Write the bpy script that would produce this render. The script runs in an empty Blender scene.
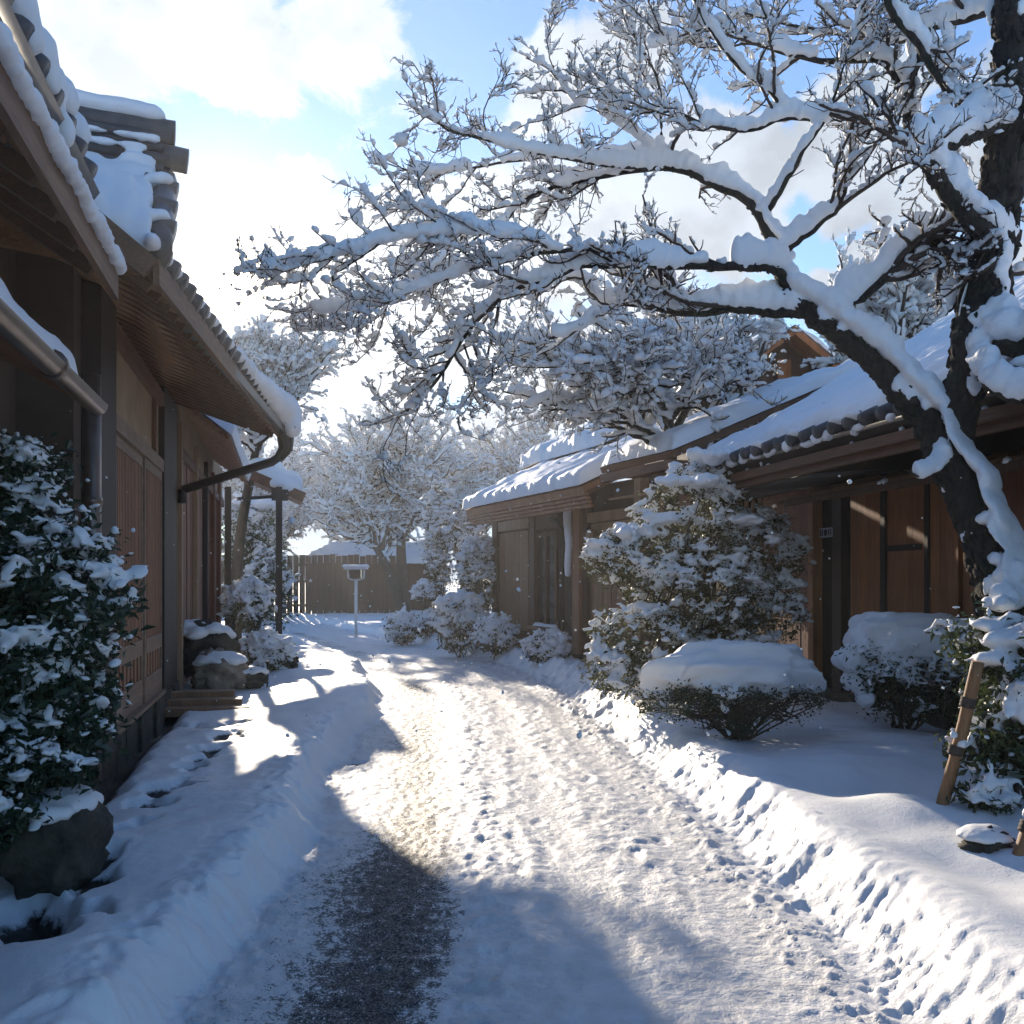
import bpy, math, random
import numpy as np
from mathutils import Vector, Matrix

R = math.radians
rng = np.random.default_rng(7)
scene = bpy.context.scene
col = scene.collection
H = 1.6            # eye height
F = 1000.0         # focal length in pixels of a 1024 picture
HOR = 582.0        # horizon row

# ------------------------------------------------------------------ camera
cam_data = bpy.data.cameras.new('camera')
cam_data.sensor_width = 36.0
cam_data.lens = 36.0 * F / 1024.0
cam_data.shift_y = (HOR - 512.0) / 1024.0
cam_data.clip_start = 0.05
cam_data.clip_end = 5000
cam = bpy.data.objects.new('camera', cam_data)
cam.location = (0, 0, H)
cam.rotation_euler = (R(90), 0, 0)
col.objects.link(cam)
scene.camera = cam

# ------------------------------------------------------------------ light
SUN_PX = (225, 284)
sd = Vector(((SUN_PX[0] - 512) / F, 1.0, (HOR - SUN_PX[1]) / F)).normalized()
sun_el = math.asin(sd.z)
sun_az = math.atan2(sd.x, sd.y)          # clockwise from +Y
sun_data = bpy.data.lights.new('sun', 'SUN')
sun_data.energy = 4.6
sun_data.angle = R(0.5)
sun_data.color = (1.0, 0.86, 0.68)
sun = bpy.data.objects.new('sun', sun_data)
sun.rotation_euler = (-sd).to_track_quat('-Z', 'Y').to_euler()
sun.location = (-10, 30, 12)
col.objects.link(sun)

scene.view_settings.view_transform = 'Standard'
scene.view_settings.look = 'None'
scene.view_settings.gamma = 1.0
scene.view_settings.use_curve_mapping = False
scene.view_settings.exposure = 0.85
scene.cycles.max_bounces = 8
scene.cycles.transparent_max_bounces = 8
scene.cycles.use_denoising = True

SKY = 0.12
world = bpy.data.worlds.new('World')
scene.world = world
world.use_nodes = True
nt = world.node_tree
nt.nodes.clear()


def N(tree, typ, **kw):
    n = tree.nodes.new(typ)
    for k, v in kw.items():
        if k.startswith('i_'):
            key = k[2:]
            key = int(key) if key.isdigit() else key.replace('_', ' ')
            n.inputs[key].default_value = v
        else:
            setattr(n, k, v)
    return n


def math_node(tree, op, a, b=None, clamp=False):
    n = tree.nodes.new('ShaderNodeMath')
    n.operation = op
    n.use_clamp = clamp
    for i, v in enumerate((a, b)):
        if v is None:
            continue
        if hasattr(v, 'is_linked'):
            tree.links.new(v, n.inputs[i])
        else:
            n.inputs[i].default_value = v
    return n.outputs[0]


def pxdir(px, py):
    return Vector(((px - 512) / F, 1.0, (HOR - py) / F)).normalized()


def build_world():
    L = nt.links.new
    out = N(nt, 'ShaderNodeOutputWorld')
    bg = N(nt, 'ShaderNodeBackground')
    bg.inputs['Strength'].default_value = SKY
    L(bg.outputs[0], out.inputs['Surface'])
    sky = N(nt, 'ShaderNodeTexSky')
    sky.sky_type = 'NISHITA'
    sky.sun_disc = False
    sky.sun_elevation = sun_el
    sky.sun_rotation = sun_az
    sky.air_density = 1.0
    sky.dust_density = 0.05
    sky.ozone_density = 2.2
    tc = N(nt, 'ShaderNodeTexCoord')
    D = tc.outputs['Generated']
    # cloud banks: round patches of sky broken up by noise
    blobs = [(-40, 60, .14), (60, 40, .10), (140, 34, .095), (230, 34, .095), (320, 22, .07), (90, 80, .06),
             (285, 265, .10), (230, 310, .13), (370, 320, .12), (330, 400, .2),
             (560, 85, .065), (535, 110, .045), (605, 60, .05), (640, 40, .03),
             (640, 230, .1), (720, 215, .1), (560, 240, .12), (470, 300, .17),
             (870, 130, .085), (850, 190, .06), (905, 90, .06), (820, 300, .05), (860, 260, .03),
             (480, 470, .12), (380, 520, .2), (620, 420, .2), (900, 480, .2),
             (1150, 200, .2), (-250, 200, .25), (1250, 520, .3), (-200, 480, .25)]
    best = None
    for px, py, r in blobs:
        v = N(nt, 'ShaderNodeVectorMath', operation='DISTANCE')
        L(D, v.inputs[0])
        v.inputs[1].default_value = pxdir(px, py)
        f = math_node(nt, 'DIVIDE', v.outputs['Value'], r)
        best = f if best is None else math_node(nt, 'MINIMUM', best, f)
    body = math_node(nt, 'SUBTRACT', 1.0, best)
    body = math_node(nt, 'MAXIMUM', body, -0.45)
    mp = N(nt, 'ShaderNodeMapping')
    mp.inputs['Scale'].default_value = (1, 1, 1.35)
    L(D, mp.inputs['Vector'])
    nz = N(nt, 'ShaderNodeTexNoise', i_Scale=9.0, i_Detail=9.0, i_Roughness=0.6, i_Distortion=0.25)
    L(mp.outputs[0], nz.inputs['Vector'])
    n0 = math_node(nt, 'MULTIPLY', math_node(nt, 'SUBTRACT', nz.outputs['Fac'], 0.5), 2.6)
    dens = math_node(nt, 'ADD', body, n0)
    ramp = N(nt, 'ShaderNodeMapRange', interpolation_type='SMOOTHSTEP')
    ramp.inputs['From Min'].default_value = 0.07
    ramp.inputs['From Max'].default_value = 0.40
    L(dens, ramp.inputs['Value'])
    mask = ramp.outputs[0]
    # cloud brightness: grey hollows, brighter towards the sun
    nz2 = N(nt, 'ShaderNodeTexNoise', i_Scale=13.0, i_Detail=6.0, i_Roughness=0.55)
    L(mp.outputs[0], nz2.inputs['Vector'])
    dot = N(nt, 'ShaderNodeVectorMath', operation='DOT_PRODUCT')
    L(D, dot.inputs[0])
    dot.inputs[1].default_value = sd
    d = math_node(nt, 'MAXIMUM', dot.outputs['Value'], 0.0)
    near = math_node(nt, 'POWER', d, 9.0)
    shade = N(nt, 'ShaderNodeMapRange')
    shade.inputs['From Min'].default_value = 0.36
    shade.inputs['From Max'].default_value = 0.56
    shade.inputs['To Min'].default_value = 0.76
    shade.inputs['To Max'].default_value = 1.0
    L(nz2.outputs['Fac'], shade.inputs['Value'])
    lum = math_node(nt, 'ADD', 0.40, math_node(nt, 'MULTIPLY', near, 0.20))
    lum = math_node(nt, 'MULTIPLY', lum, shade.outputs[0])
    lum = math_node(nt, 'DIVIDE', lum, SKY)
    ccol = N(nt, 'ShaderNodeVectorMath', operation='SCALE')
    ccol.inputs[0].default_value = (0.80, 0.92, 1.08)
    L(lum, ccol.inputs['Scale'])
    mix = N(nt, 'ShaderNodeMix', data_type='RGBA')
    L(mask, mix.inputs['Factor'])
    tint = N(nt, 'ShaderNodeVectorMath', operation='MULTIPLY')
    tint.inputs[1].default_value = (0.66, 0.84, 1.04)
    L(sky.outputs[0], tint.inputs[0])
    L(tint.outputs[0], mix.inputs[6])
    L(ccol.outputs[0], mix.inputs[7])
    # bright aureole of the sun shining through thin cloud
    a1 = math_node(nt, 'MULTIPLY', math_node(nt, 'POWER', d, 300.0), 0.55 / SKY)
    a2 = math_node(nt, 'MULTIPLY', math_node(nt, 'POWER', d, 5000.0), 20.0 / SKY)
    a = math_node(nt, 'ADD', a1, a2)
    ac = N(nt, 'ShaderNodeVectorMath', operation='SCALE')
    ac.inputs[0].default_value = (1.0, 0.86, 0.62)
    L(a, ac.inputs['Scale'])
    add = N(nt, 'ShaderNodeVectorMath', operation='ADD')
    L(mix.outputs[2], add.inputs[0])
    L(ac.outputs[0], add.inputs[1])
    L(add.outputs[0], bg.inputs['Color'])


build_world()

# ------------------------------------------------------------------ materials


def new_mat(name):
    m = bpy.data.materials.new(name)
    m.use_nodes = True
    t = m.node_tree
    t.nodes.clear()
    out = N(t, 'ShaderNodeOutputMaterial')
    p = N(t, 'ShaderNodeBsdfPrincipled')
    t.links.new(p.outputs[0], out.inputs['Surface'])
    return m, t, p, out


def ramp_node(t, fac, stops):
    r = N(t, 'ShaderNodeValToRGB')
    e = r.color_ramp.elements
    while len(e) < len(stops):
        e.new(0.5)
    for i, (pos, c) in enumerate(stops):
        e[i].position = pos
        e[i].color = (*c, 1)
    t.links.new(fac, r.inputs[0])
    return r.outputs[0]


def obj_noise(t, scale, detail=4, rough=0.55, stretch=(1, 1, 1), space='Object'):
    tc = N(t, 'ShaderNodeTexCoord')
    mp = N(t, 'ShaderNodeMapping')
    mp.inputs['Scale'].default_value = stretch
    t.links.new(tc.outputs[space], mp.inputs['Vector'])
    n = N(t, 'ShaderNodeTexNoise', i_Scale=scale, i_Detail=detail, i_Roughness=rough)
    t.links.new(mp.outputs[0], n.inputs['Vector'])
    return n.outputs['Fac']


def bump(t, p, height, strength=0.4, dist=0.02, prev=None):
    b = N(t, 'ShaderNodeBump')
    b.inputs['Strength'].default_value = strength
    b.inputs['Distance'].default_value = dist
    t.links.new(height, b.inputs['Height'])
    if prev is not None:
        t.links.new(prev, b.inputs['Normal'])
    if p is not None:
        t.links.new(b.outputs[0], p.inputs['Normal'])
    return b.outputs[0]


def mat_wood(name, dark, light, grain=7.0, axis='z', rough=0.62, worn=0.25):
    m, t, p, out = new_mat(name)
    st = {'z': (9, 9, 0.55), 'y': (9, 0.55, 9), 'x': (0.55, 9, 9)}[axis]
    g = obj_noise(t, grain, 7, 0.68, st)
    big = obj_noise(t, 1.3, 4, 0.6)
    st2 = {'z': (6.5, 6.5, 0.02), 'y': (6.5, 0.02, 6.5), 'x': (0.02, 6.5, 6.5)}[axis]
    plank = obj_noise(t, 1.0, 1, 0.4, st2)
    s = math_node(t, 'ADD', math_node(t, 'MULTIPLY', g, 0.55), math_node(t, 'MULTIPLY', big, 0.25))
    s = math_node(t, 'ADD', s, math_node(t, 'MULTIPLY', plank, 0.3))
    c = ramp_node(t, s, [(0.40, dark), (0.57, tuple((a + b) / 2 for a, b in zip(dark, light))), (0.70, light)])
    t.links.new(c, p.inputs['Base Color'])
    p.inputs['Roughness'].default_value = rough
    bump(t, p, g, 0.5, 0.006)
    return m


def mat_plain(name, c, rough=0.7, var=0.25, scale=6, bumps=0.25, metal=0.0, dist=0.01):
    m, t, p, out = new_mat(name)
    n = obj_noise(t, scale, 6, 0.62)
    lo = tuple(x * (1 - var) for x in c)
    hi = tuple(min(1, x * (1 + var)) for x in c)
    t.links.new(ramp_node(t, n, [(0.3, lo), (0.7, hi)]), p.inputs['Base Color'])
    p.inputs['Roughness'].default_value = rough
    p.inputs['Metallic'].default_value = metal
    if bumps:
        bump(t, p, n, bumps, dist)
    return m


def mat_snow(name, transl=0.0, fine=70, bumps=0.35, dist=0.012, coarse=14):
    m, t, p, out = new_mat(name)
    n = obj_noise(t, 2.2, 3, 0.5)
    t.links.new(ramp_node(t, n, [(0.3, (0.80, 0.825, 0.86)), (0.7, (0.87, 0.88, 0.89))]), p.inputs['Base Color'])
    p.inputs['Roughness'].default_value = 0.62
    p.inputs['Specular IOR Level'].default_value = 0.35
    f = obj_noise(t, fine, 3, 0.6)
    g = obj_noise(t, coarse, 3, 0.5)
    b1 = bump(t, None, g, bumps * 0.8, dist * 2)
    nb = bump(t, p, f, bumps, dist * 0.35, b1)
    if transl:
        tr = N(t, 'ShaderNodeBsdfTranslucent')
        tr.inputs['Color'].default_value = (0.86, 0.88, 0.92, 1)
        mx = N(t, 'ShaderNodeMixShader')
        mx.inputs[0].default_value = transl
        t.links.new(p.outputs[0], mx.inputs[1])
        t.links.new(tr.outputs[0], mx.inputs[2])
        t.links.new(mx.outputs[0], out.inputs['Surface'])
    return m


def mat_leaf(name, dark, light, transl=0.3, rough=0.38):
    m, t, p, out = new_mat(name)
    n = obj_noise(t, 9.0, 3, 0.6)
    n2 = obj_noise(t, 60.0, 1, 0.5)
    s = math_node(t, 'ADD', math_node(t, 'MULTIPLY', n, 0.6), math_node(t, 'MULTIPLY', n2, 0.4))
    c = ramp_node(t, s, [(0.34, dark), (0.66, light)])
    t.links.new(c, p.inputs['Base Color'])
    p.inputs['Roughness'].default_value = rough
    tr = N(t, 'ShaderNodeBsdfTranslucent')
    t.links.new(c, tr.inputs['Color'])
    mx = N(t, 'ShaderNodeMixShader')
    mx.inputs[0].default_value = transl
    t.links.new(p.outputs[0], mx.inputs[1])
    t.links.new(tr.outputs[0], mx.inputs[2])
    t.links.new(mx.outputs[0], out.inputs['Surface'])
    return m


def mat_bark(name, dark, light, moss=(0.02, 0.03, 0.012)):
    m, t, p, out = new_mat(name)
    n = obj_noise(t, 26, 7, 0.7, (1, 1, 0.45))
    k = obj_noise(t, 5, 4, 0.6)
    c = ramp_node(t, n, [(0.35, dark), (0.7, light)])
    mx = N(t, 'ShaderNodeMix', data_type='RGBA')
    t.links.new(ramp_node(t, k, [(0.5, (0, 0, 0)), (0.62, (0.6, 0.6, 0.6))]), mx.inputs[0])
    t.links.new(c, mx.inputs[6])
    mx.inputs[7].default_value = (*moss, 1)
    t.links.new(mx.outputs[2], p.inputs['Base Color'])
    p.inputs['Roughness'].default_value = 0.9
    bump(t, p, n, 0.9, 0.03)
    return m


def mat_ground():
    m, t, p, out = new_mat('ground_snow')
    L = t.links.new

    def attr(nm):
        a = N(t, 'ShaderNodeAttribute')
        a.attribute_name = nm
        return a.outputs['Fac']
    ice, soil, road = attr('ice'), attr('soil'), attr('road')
    n_big = obj_noise(t, 1.1, 3, 0.5)
    snow = ramp_node(t, n_big, [(0.3, (0.80, 0.825, 0.86)), (0.7, (0.87, 0.88, 0.89))])
    pack = ramp_node(t, obj_noise(t, 5, 6, 0.65), [(0.3, (0.60, 0.60, 0.60)), (0.65, (0.80, 0.80, 0.81))])
    m1 = N(t, 'ShaderNodeMix', data_type='RGBA')
    L(road, m1.inputs[0]); L(snow, m1.inputs[6]); L(pack, m1.inputs[7])
    # bare wet gravelly asphalt shows through thin packed snow
    g1 = obj_noise(t, 16, 6, 0.72, (1, 0.7, 1))
    g2 = obj_noise(t, 75, 3, 0.6)
    th = math_node(t, 'ADD', math_node(t, 'MULTIPLY', g1, 1.5), math_node(t, 'MULTIPLY', g2, 1.5))
    th = math_node(t, 'ADD', math_node(t, 'SUBTRACT', th, 1.5), math_node(t, 'SUBTRACT', ice, 0.5))
    mr = N(t, 'ShaderNodeMapRange', interpolation_type='SMOOTHSTEP')
    mr.inputs['From Min'].default_value = 0.0
    mr.inputs['From Max'].default_value = 0.13
    L(th, mr.inputs['Value'])
    icef = mr.outputs[0]
    asph = ramp_node(t, g2, [(0.35, (0.022, 0.022, 0.023)), (0.50, (0.065, 0.065, 0.065)), (0.64, (0.34, 0.34, 0.35))])
    m2 = N(t, 'ShaderNodeMix', data_type='RGBA')
    L(icef, m2.inputs[0]); L(m1.outputs[2], m2.inputs[6]); L(asph, m2.inputs[7])
    m3 = N(t, 'ShaderNodeMix', data_type='RGBA')
    dirt = ramp_node(t, obj_noise(t, 20, 5, 0.7), [(0.35, (0.014, 0.012, 0.010)), (0.7, (0.07, 0.06, 0.05))])
    sm = math_node(t, 'ADD', soil, math_node(t, 'MULTIPLY', math_node(t, 'SUBTRACT', obj_noise(t, 18, 5, 0.7), 0.5), 0.9))
    mr2 = N(t, 'ShaderNodeMapRange', interpolation_type='SMOOTHSTEP')
    mr2.inputs['From Min'].default_value = 0.45
    mr2.inputs['From Max'].default_value = 0.80
    L(sm, mr2.inputs['Value'])
    L(mr2.outputs[0], m3.inputs[0]); L(m2.outputs[2], m3.inputs[6]); L(dirt, m3.inputs[7])
    L(m3.outputs[2], p.inputs['Base Color'])
    rr = N(t, 'ShaderNodeMix', data_type='FLOAT')
    L(icef, rr.inputs[0])
    rr.inputs[2].default_value = 0.55
    rr.inputs[3].default_value = 0.5
    L(rr.outputs[0], p.inputs['Roughness'])
    sl = N(t, 'ShaderNodeMix', data_type='FLOAT')
    L(icef, sl.inputs[0])
    sl.inputs[2].default_value = 0.35
    sl.inputs[3].default_value = 0.16
    L(sl.outputs[0], p.inputs['Specular IOR Level'])
    f = obj_noise(t, 85, 4, 0.65)
    c = obj_noise(t, 22, 5, 0.6)
    bs = N(t, 'ShaderNodeBump')
    bs.inputs['Distance'].default_value = 0.03
    L(c, bs.inputs['Height'])
    L(math_node(t, 'ADD', 0.12, math_node(t, 'MULTIPLY', road, 0.45)), bs.inputs['Strength'])
    b2 = N(t, 'ShaderNodeBump')
    b2.inputs['Distance'].default_value = 0.014
    L(f, b2.inputs['Height'])
    L(math_node(t, 'ADD', 0.25, math_node(t, 'MULTIPLY', icef, 0.75)), b2.inputs['Strength'])
    L(bs.outputs[0], b2.inputs['Normal'])
    L(b2.outputs[0], p.inputs['Normal'])
    return m


M = {
    'snow': mat_snow('snow_soft', 0.06),
    'snow_crown': mat_snow('snow_on_twigs', 0.22, 90, 0.3, 0.008),
    'snow_roof': mat_snow('snow_on_roof', 0.0, 60, 0.35, 0.02, 9),
    'ground': mat_ground(),
    'wood_dark': mat_wood('dark_weathered_wood', (0.036, 0.017, 0.008), (0.13, 0.062, 0.030)),
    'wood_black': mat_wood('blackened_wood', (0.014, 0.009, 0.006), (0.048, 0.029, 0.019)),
    'wood_beam': mat_wood('beam_wood', (0.06, 0.027, 0.013), (0.20, 0.092, 0.042), axis='y'),
    'wood_lattice': mat_wood('lattice_wood', (0.13, 0.054, 0.026), (0.38, 0.18, 0.09)),
    'wood_rail': mat_wood('weathered_rail_wood', (0.12, 0.070, 0.044), (0.32, 0.215, 0.145), axis='y'),
    'wood_red': mat_wood('red_brown_boards', (0.085, 0.030, 0.013), (0.28, 0.105, 0.046)),
    'wood_panel': mat_wood('orange_brown_panels', (0.17, 0.060, 0.020), (0.44, 0.175, 0.062), grain=5),
    'wood_tan': mat_wood('tan_post_wood', (0.20, 0.12, 0.07), (0.40, 0.27, 0.16)),
    'wood_grey': mat_wood('grey_brown_boards', (0.14, 0.072, 0.036), (0.36, 0.205, 0.11)),
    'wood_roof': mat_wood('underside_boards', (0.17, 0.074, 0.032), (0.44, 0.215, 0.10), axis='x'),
    'wood_stake': mat_wood('stake_wood', (0.16, 0.075, 0.03), (0.36, 0.19, 0.085)),
    'plaster': mat_plain('old_plaster', (0.34, 0.245, 0.155), 0.85, 0.18, 3),
    'plaster_dark': mat_plain('earthen_plaster', (0.085, 0.06, 0.042), 0.9, 0.2, 4),
    'tile': mat_plain('grey_roof_tile', (0.055, 0.055, 0.06), 0.45, 0.35, 12),
    'stone': mat_plain('mossy_stone', (0.055, 0.050, 0.038), 0.9, 0.6, 7, 0.8, 0, 0.05),
    'stone_pale': mat_plain('pale_stone', (0.27, 0.22, 0.17), 0.88, 0.5, 6, 0.8, 0, 0.05),
    'metal': mat_plain('dull_gutter_metal', (0.20, 0.15, 0.115), 0.33, 0.25, 5, 0.1, 0.75),
    'metal_dark': mat_plain('dark_pipe_metal', (0.03, 0.026, 0.024), 0.45, 0.3, 6, 0.1, 0.3),
    'metal_pale': mat_plain('pale_painted_metal', (0.62, 0.63, 0.64), 0.4, 0.1, 6, 0.05),
    'glass_dark': mat_plain('dark_glass', (0.02, 0.022, 0.024), 0.08, 0.2, 2, 0.0),
    'shade_black': mat_plain('painted_interior_shade', (0.006, 0.005, 0.005), 0.9, 0.2, 2, 0.0),  # near-black colour stands in for the shade indoors
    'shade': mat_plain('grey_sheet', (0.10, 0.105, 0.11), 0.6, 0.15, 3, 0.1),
    'sign': mat_plain('pale_sign_board', (0.42, 0.44, 0.47), 0.6, 0.1, 5, 0.0),
    'ink': mat_plain('dark_ink', (0.02, 0.02, 0.025), 0.7, 0.1, 5, 0.0),
    'bark': mat_bark('dark_mossy_bark', (0.010, 0.008, 0.006), (0.055, 0.043, 0.033)),
    'bark_far': mat_bark('brown_bark', (0.03, 0.022, 0.016), (0.10, 0.075, 0.055)),
    'twig': mat_plain('twig_bark', (0.050, 0.036, 0.028), 0.8, 0.35, 8, 0.0),
    'leaf_dark': mat_leaf('camellia_leaf', (0.010, 0.024, 0.014), (0.042, 0.075, 0.036), 0.15, 0.35),
    'leaf_olive': mat_leaf('olive_leaf', (0.028, 0.036, 0.014), (0.13, 0.135, 0.055), 0.3, 0.45),
    'leaf_mid': mat_leaf('green_leaf', (0.018, 0.032, 0.014), (0.085, 0.11, 0.040), 0.3, 0.4),
    'leaf_bright': mat_leaf('yellow_green_leaf', (0.07, 0.10, 0.02), (0.20, 0.24, 0.05), 0.4, 0.4),
}

# ------------------------------------------------------------------ numpy noise
_perm = rng.permutation(512).astype(np.int64)
_g2 = rng.normal(size=(512, 2)); _g2 /= np.linalg.norm(_g2, axis=1)[:, None]


def perlin(x, y):
    xi = np.floor(x).astype(np.int64); yi = np.floor(y).astype(np.int64)
    xf = x - xi; yf = y - yi
    u = xf * xf * xf * (xf * (xf * 6 - 15) + 10); v = yf * yf * yf * (yf * (yf * 6 - 15) + 10)

    def g(ix, iy, dx, dy):
        h = _perm[(_perm[ix & 511] + iy) & 511]
        return _g2[h, 0] * dx + _g2[h, 1] * dy
    a = g(xi, yi, xf, yf); b = g(xi + 1, yi, xf - 1, yf)
    c = g(xi, yi + 1, xf, yf - 1); d = g(xi + 1, yi + 1, xf - 1, yf - 1)
    return ((a + (b - a) * u) * (1 - v) + (c + (d - c) * u) * v) * 1.5


def fbm(x, y, oct=4, gain=0.5, ox=0.0):
    s = 0; a = 1.0
    for k in range(oct):
        s = s + a * perlin(x * 2 ** k + 17.3 * k + ox, y * 2 ** k - 9.1 * k + ox)
        a *= gain
    return s


def sstep(a, b, x):
    t = np.clip((x - a) / (b - a), 0, 1)
    return t * t * (3 - 2 * t)


# ------------------------------------------------------------------ mesh helpers
class MB:
    """collects verts and faces, builds ONE mesh object"""

    def __init__(self):
        self.v = []; self.f = []; self.n = 0

    def add(self, verts, faces):
        verts = np.asarray(verts, float).reshape(-1, 3)
        self.v.append(verts)
        faces = np.asarray(faces, np.int64)
        self.f.append(faces + self.n)
        self.n += len(verts)
        return self

    def box(self, x0, x1, y0, y1, z0, z1):
        v = [(x, y, z) for x in (x0, x1) for y in (y0, y1) for z in (z0, z1)]
        f = [(0, 1, 3, 2), (4, 6, 7, 5), (0, 4, 5, 1), (2, 3, 7, 6), (0, 2, 6, 4), (1, 5, 7, 3)]
        return self.add(v, f)

    def bar(self, a, b, w, h, up=(0, 0, 1)):
        a = np.array(a, float); b = np.array(b, float)
        t = (b - a) / np.linalg.norm(b - a)
        s = np.cross(t, up); s /= np.linalg.norm(s)
        u = np.cross(s, t)
        v = []
        for p in (a, b):
            for i, j in ((-1, -1), (1, -1), (1, 1), (-1, 1)):
                v.append(p + s * w / 2 * i + u * h / 2 * j)
        f = [(3, 2, 1, 0), (4, 5, 6, 7), (0, 1, 5, 4), (1, 2, 6, 5), (2, 3, 7, 6), (3, 0, 4, 7)]
        return self.add(v, f)

    def quadslab(self, p00, p10, p11, p01, thick):
        """a board between four corners with its thickness downwards along its own normal"""
        P = [np.array(p, float) for p in (p00, p10, p11, p01)]
        n = np.cross(P[1] - P[0], P[3] - P[0]); n /= np.linalg.norm(n)
        if n[2] < 0:
            n = -n
        v = P + [p - n * thick for p in P]
        f = [(0, 1, 2, 3), (7, 6, 5, 4), (0, 4, 5, 1), (1, 5, 6, 2), (2, 6, 7, 3), (3, 7, 4, 0)]
        return self.add(v, f)

    def build(self, name, mat, parent=None, off=(0, 0, 0), smooth=False, fix=True):
        me = bpy.data.meshes.new(name)
        V = np.concatenate(self.v) - np.array(off, float)
        loops = np.concatenate([f.reshape(-1) for f in self.f])
        tot = np.concatenate([np.full(len(f), f.shape[1]) for f in self.f])
        me.vertices.add(len(V)); me.vertices.foreach_set('co', V.astype(np.float32).reshape(-1))
        me.loops.add(len(loops)); me.loops.foreach_set('vertex_index', loops.astype(np.int32))
        me.polygons.add(len(tot))
        st = np.concatenate([[0], np.cumsum(tot)[:-1]])
        me.polygons.foreach_set('loop_start', st.astype(np.int32))
        me.polygons.foreach_set('use_smooth', np.full(len(tot), smooth))
        me.update(calc_edges=True)
        me.validate()
        me.materials.append(M[mat] if isinstance(mat, str) else mat)
        o = bpy.data.objects.new(name, me)
        col.objects.link(o)
        if parent is not None:
            o.parent = parent
        return o


def tag(o, label=None, cat=None, group=None, kind=None):
    for k, v in (('label', label), ('category', cat), ('group', group), ('kind', kind)):
        if v:
            o[k] = v
    return o


def empty(name, loc, label, cat, group=None, rz=0.0):
    o = bpy.data.objects.new(name, None)
    o.location = loc
    o.rotation_euler = (0, 0, rz)
    o.empty_display_size = 0.2
    col.objects.link(o)
    return tag(o, label, cat, group)


def ico(sub):
    import bmesh
    bm = bmesh.new()
    bmesh.ops.create_icosphere(bm, subdivisions=sub, radius=1)
    v = np.array([x.co[:] for x in bm.verts]); f = np.array([[q.index for q in t.verts] for t in bm.faces])
    bm.free()
    return v, f


ICO1, ICO2, ICO3 = ico(1), ico(2), ico(3)


def blobs(mb, C, S, axis=None, base=ICO1, jitter=0.22, flat=0.35):
    """lumps of snow: centres C (n,3), radii S (n,3) along axis / across / up"""
    C = np.asarray(C, float).reshape(-1, 3); S = np.asarray(S, float).reshape(-1, 3)
    n = len(C)
    if n == 0:
        return
    V, Fc = base
    if axis is None:
        a = rng.uniform(0, 2 * np.pi, n)
        axis = np.stack([np.cos(a), np.sin(a), rng.normal(0, .15, n)], 1)
    axis = axis / (np.linalg.norm(axis, axis=1)[:, None] + 1e-9)
    up = np.tile([0, 0, 1.0], (n, 1))
    vert = np.abs(axis[:, 2]) > 0.97
    up[vert] = [0, 1, 0]
    side = np.cross(up, axis); side /= np.linalg.norm(side, axis=1)[:, None]
    upv = np.cross(axis, side)
    r = 1 + rng.normal(0, jitter, (n, len(V), 1))
    r = np.clip(r, 0.55, 1.5)
    P = V[None] * r
    P[:, :, 2] = np.where(P[:, :, 2] < 0, P[:, :, 2] * flat, P[:, :, 2])
    W = (P[:, :, 0:1] * S[:, None, 0:1] * axis[:, None] + P[:, :, 1:2] * S[:, None, 1:2] * side[:, None]
         + P[:, :, 2:3] * S[:, None, 2:3] * upv[:, None]) + C[:, None]
    faces = (Fc[None] + (np.arange(n) * len(V))[:, None, None]).reshape(-1, 3)
    mb.add(W.reshape(-1, 3), faces)


def tubes(mb, P, rad, k=5):
    """tubes along polylines P (n,m,3) with radii rad (n,m)"""
    P = np.asarray(P, float); rad = np.asarray(rad, float)
    n, m, _ = P.shape
    T = np.gradient(P, axis=1); T /= np.linalg.norm(T, axis=2)[:, :, None] + 1e-9
    ref = np.where(np.abs(T[:, :, 2:3]) > 0.92, np.array([0.0, 1, 0]), np.array([0.0, 0, 1]))
    # one fixed reference per tube avoids twisting
    ref = np.tile(ref[:, m // 2:m // 2 + 1], (1, m, 1))
    s = np.cross(T, ref); s /= np.linalg.norm(s, axis=2)[:, :, None] + 1e-9
    u = np.cross(s, T)
    a = np.arange(k) * 2 * np.pi / k
    ring = (np.cos(a)[None, None, :, None] * s[:, :, None] + np.sin(a)[None, None, :, None] * u[:, :, None]) * rad[:, :, None, None]
    V = P[:, :, None] + ring
    base = (np.arange(n) * m * k)[:, None, None]
    i = np.arange(m - 1)[None, :, None] * k
    j = np.arange(k)[None, None, :]
    q = np.stack([base + i + j, base + i + (j + 1) % k, base + i + k + (j + 1) % k, base + i + k + j], -1).reshape(-1, 4)
    mb.add(V.reshape(-1, 3), q)


def tube(mb, pts, r, k=10, cap=True):
    pts = np.asarray(pts, float)
    r = np.full(len(pts), r) if np.isscalar(r) else np.asarray(r, float)
    n0 = mb.n
    tubes(mb, pts[None], r[None], k)
    if cap:
        f = [list(range(k))[::-1], [(len(pts) - 1) * k + i for i in range(k)]]
        mb.f.append(np.array(f) + n0)


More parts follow.
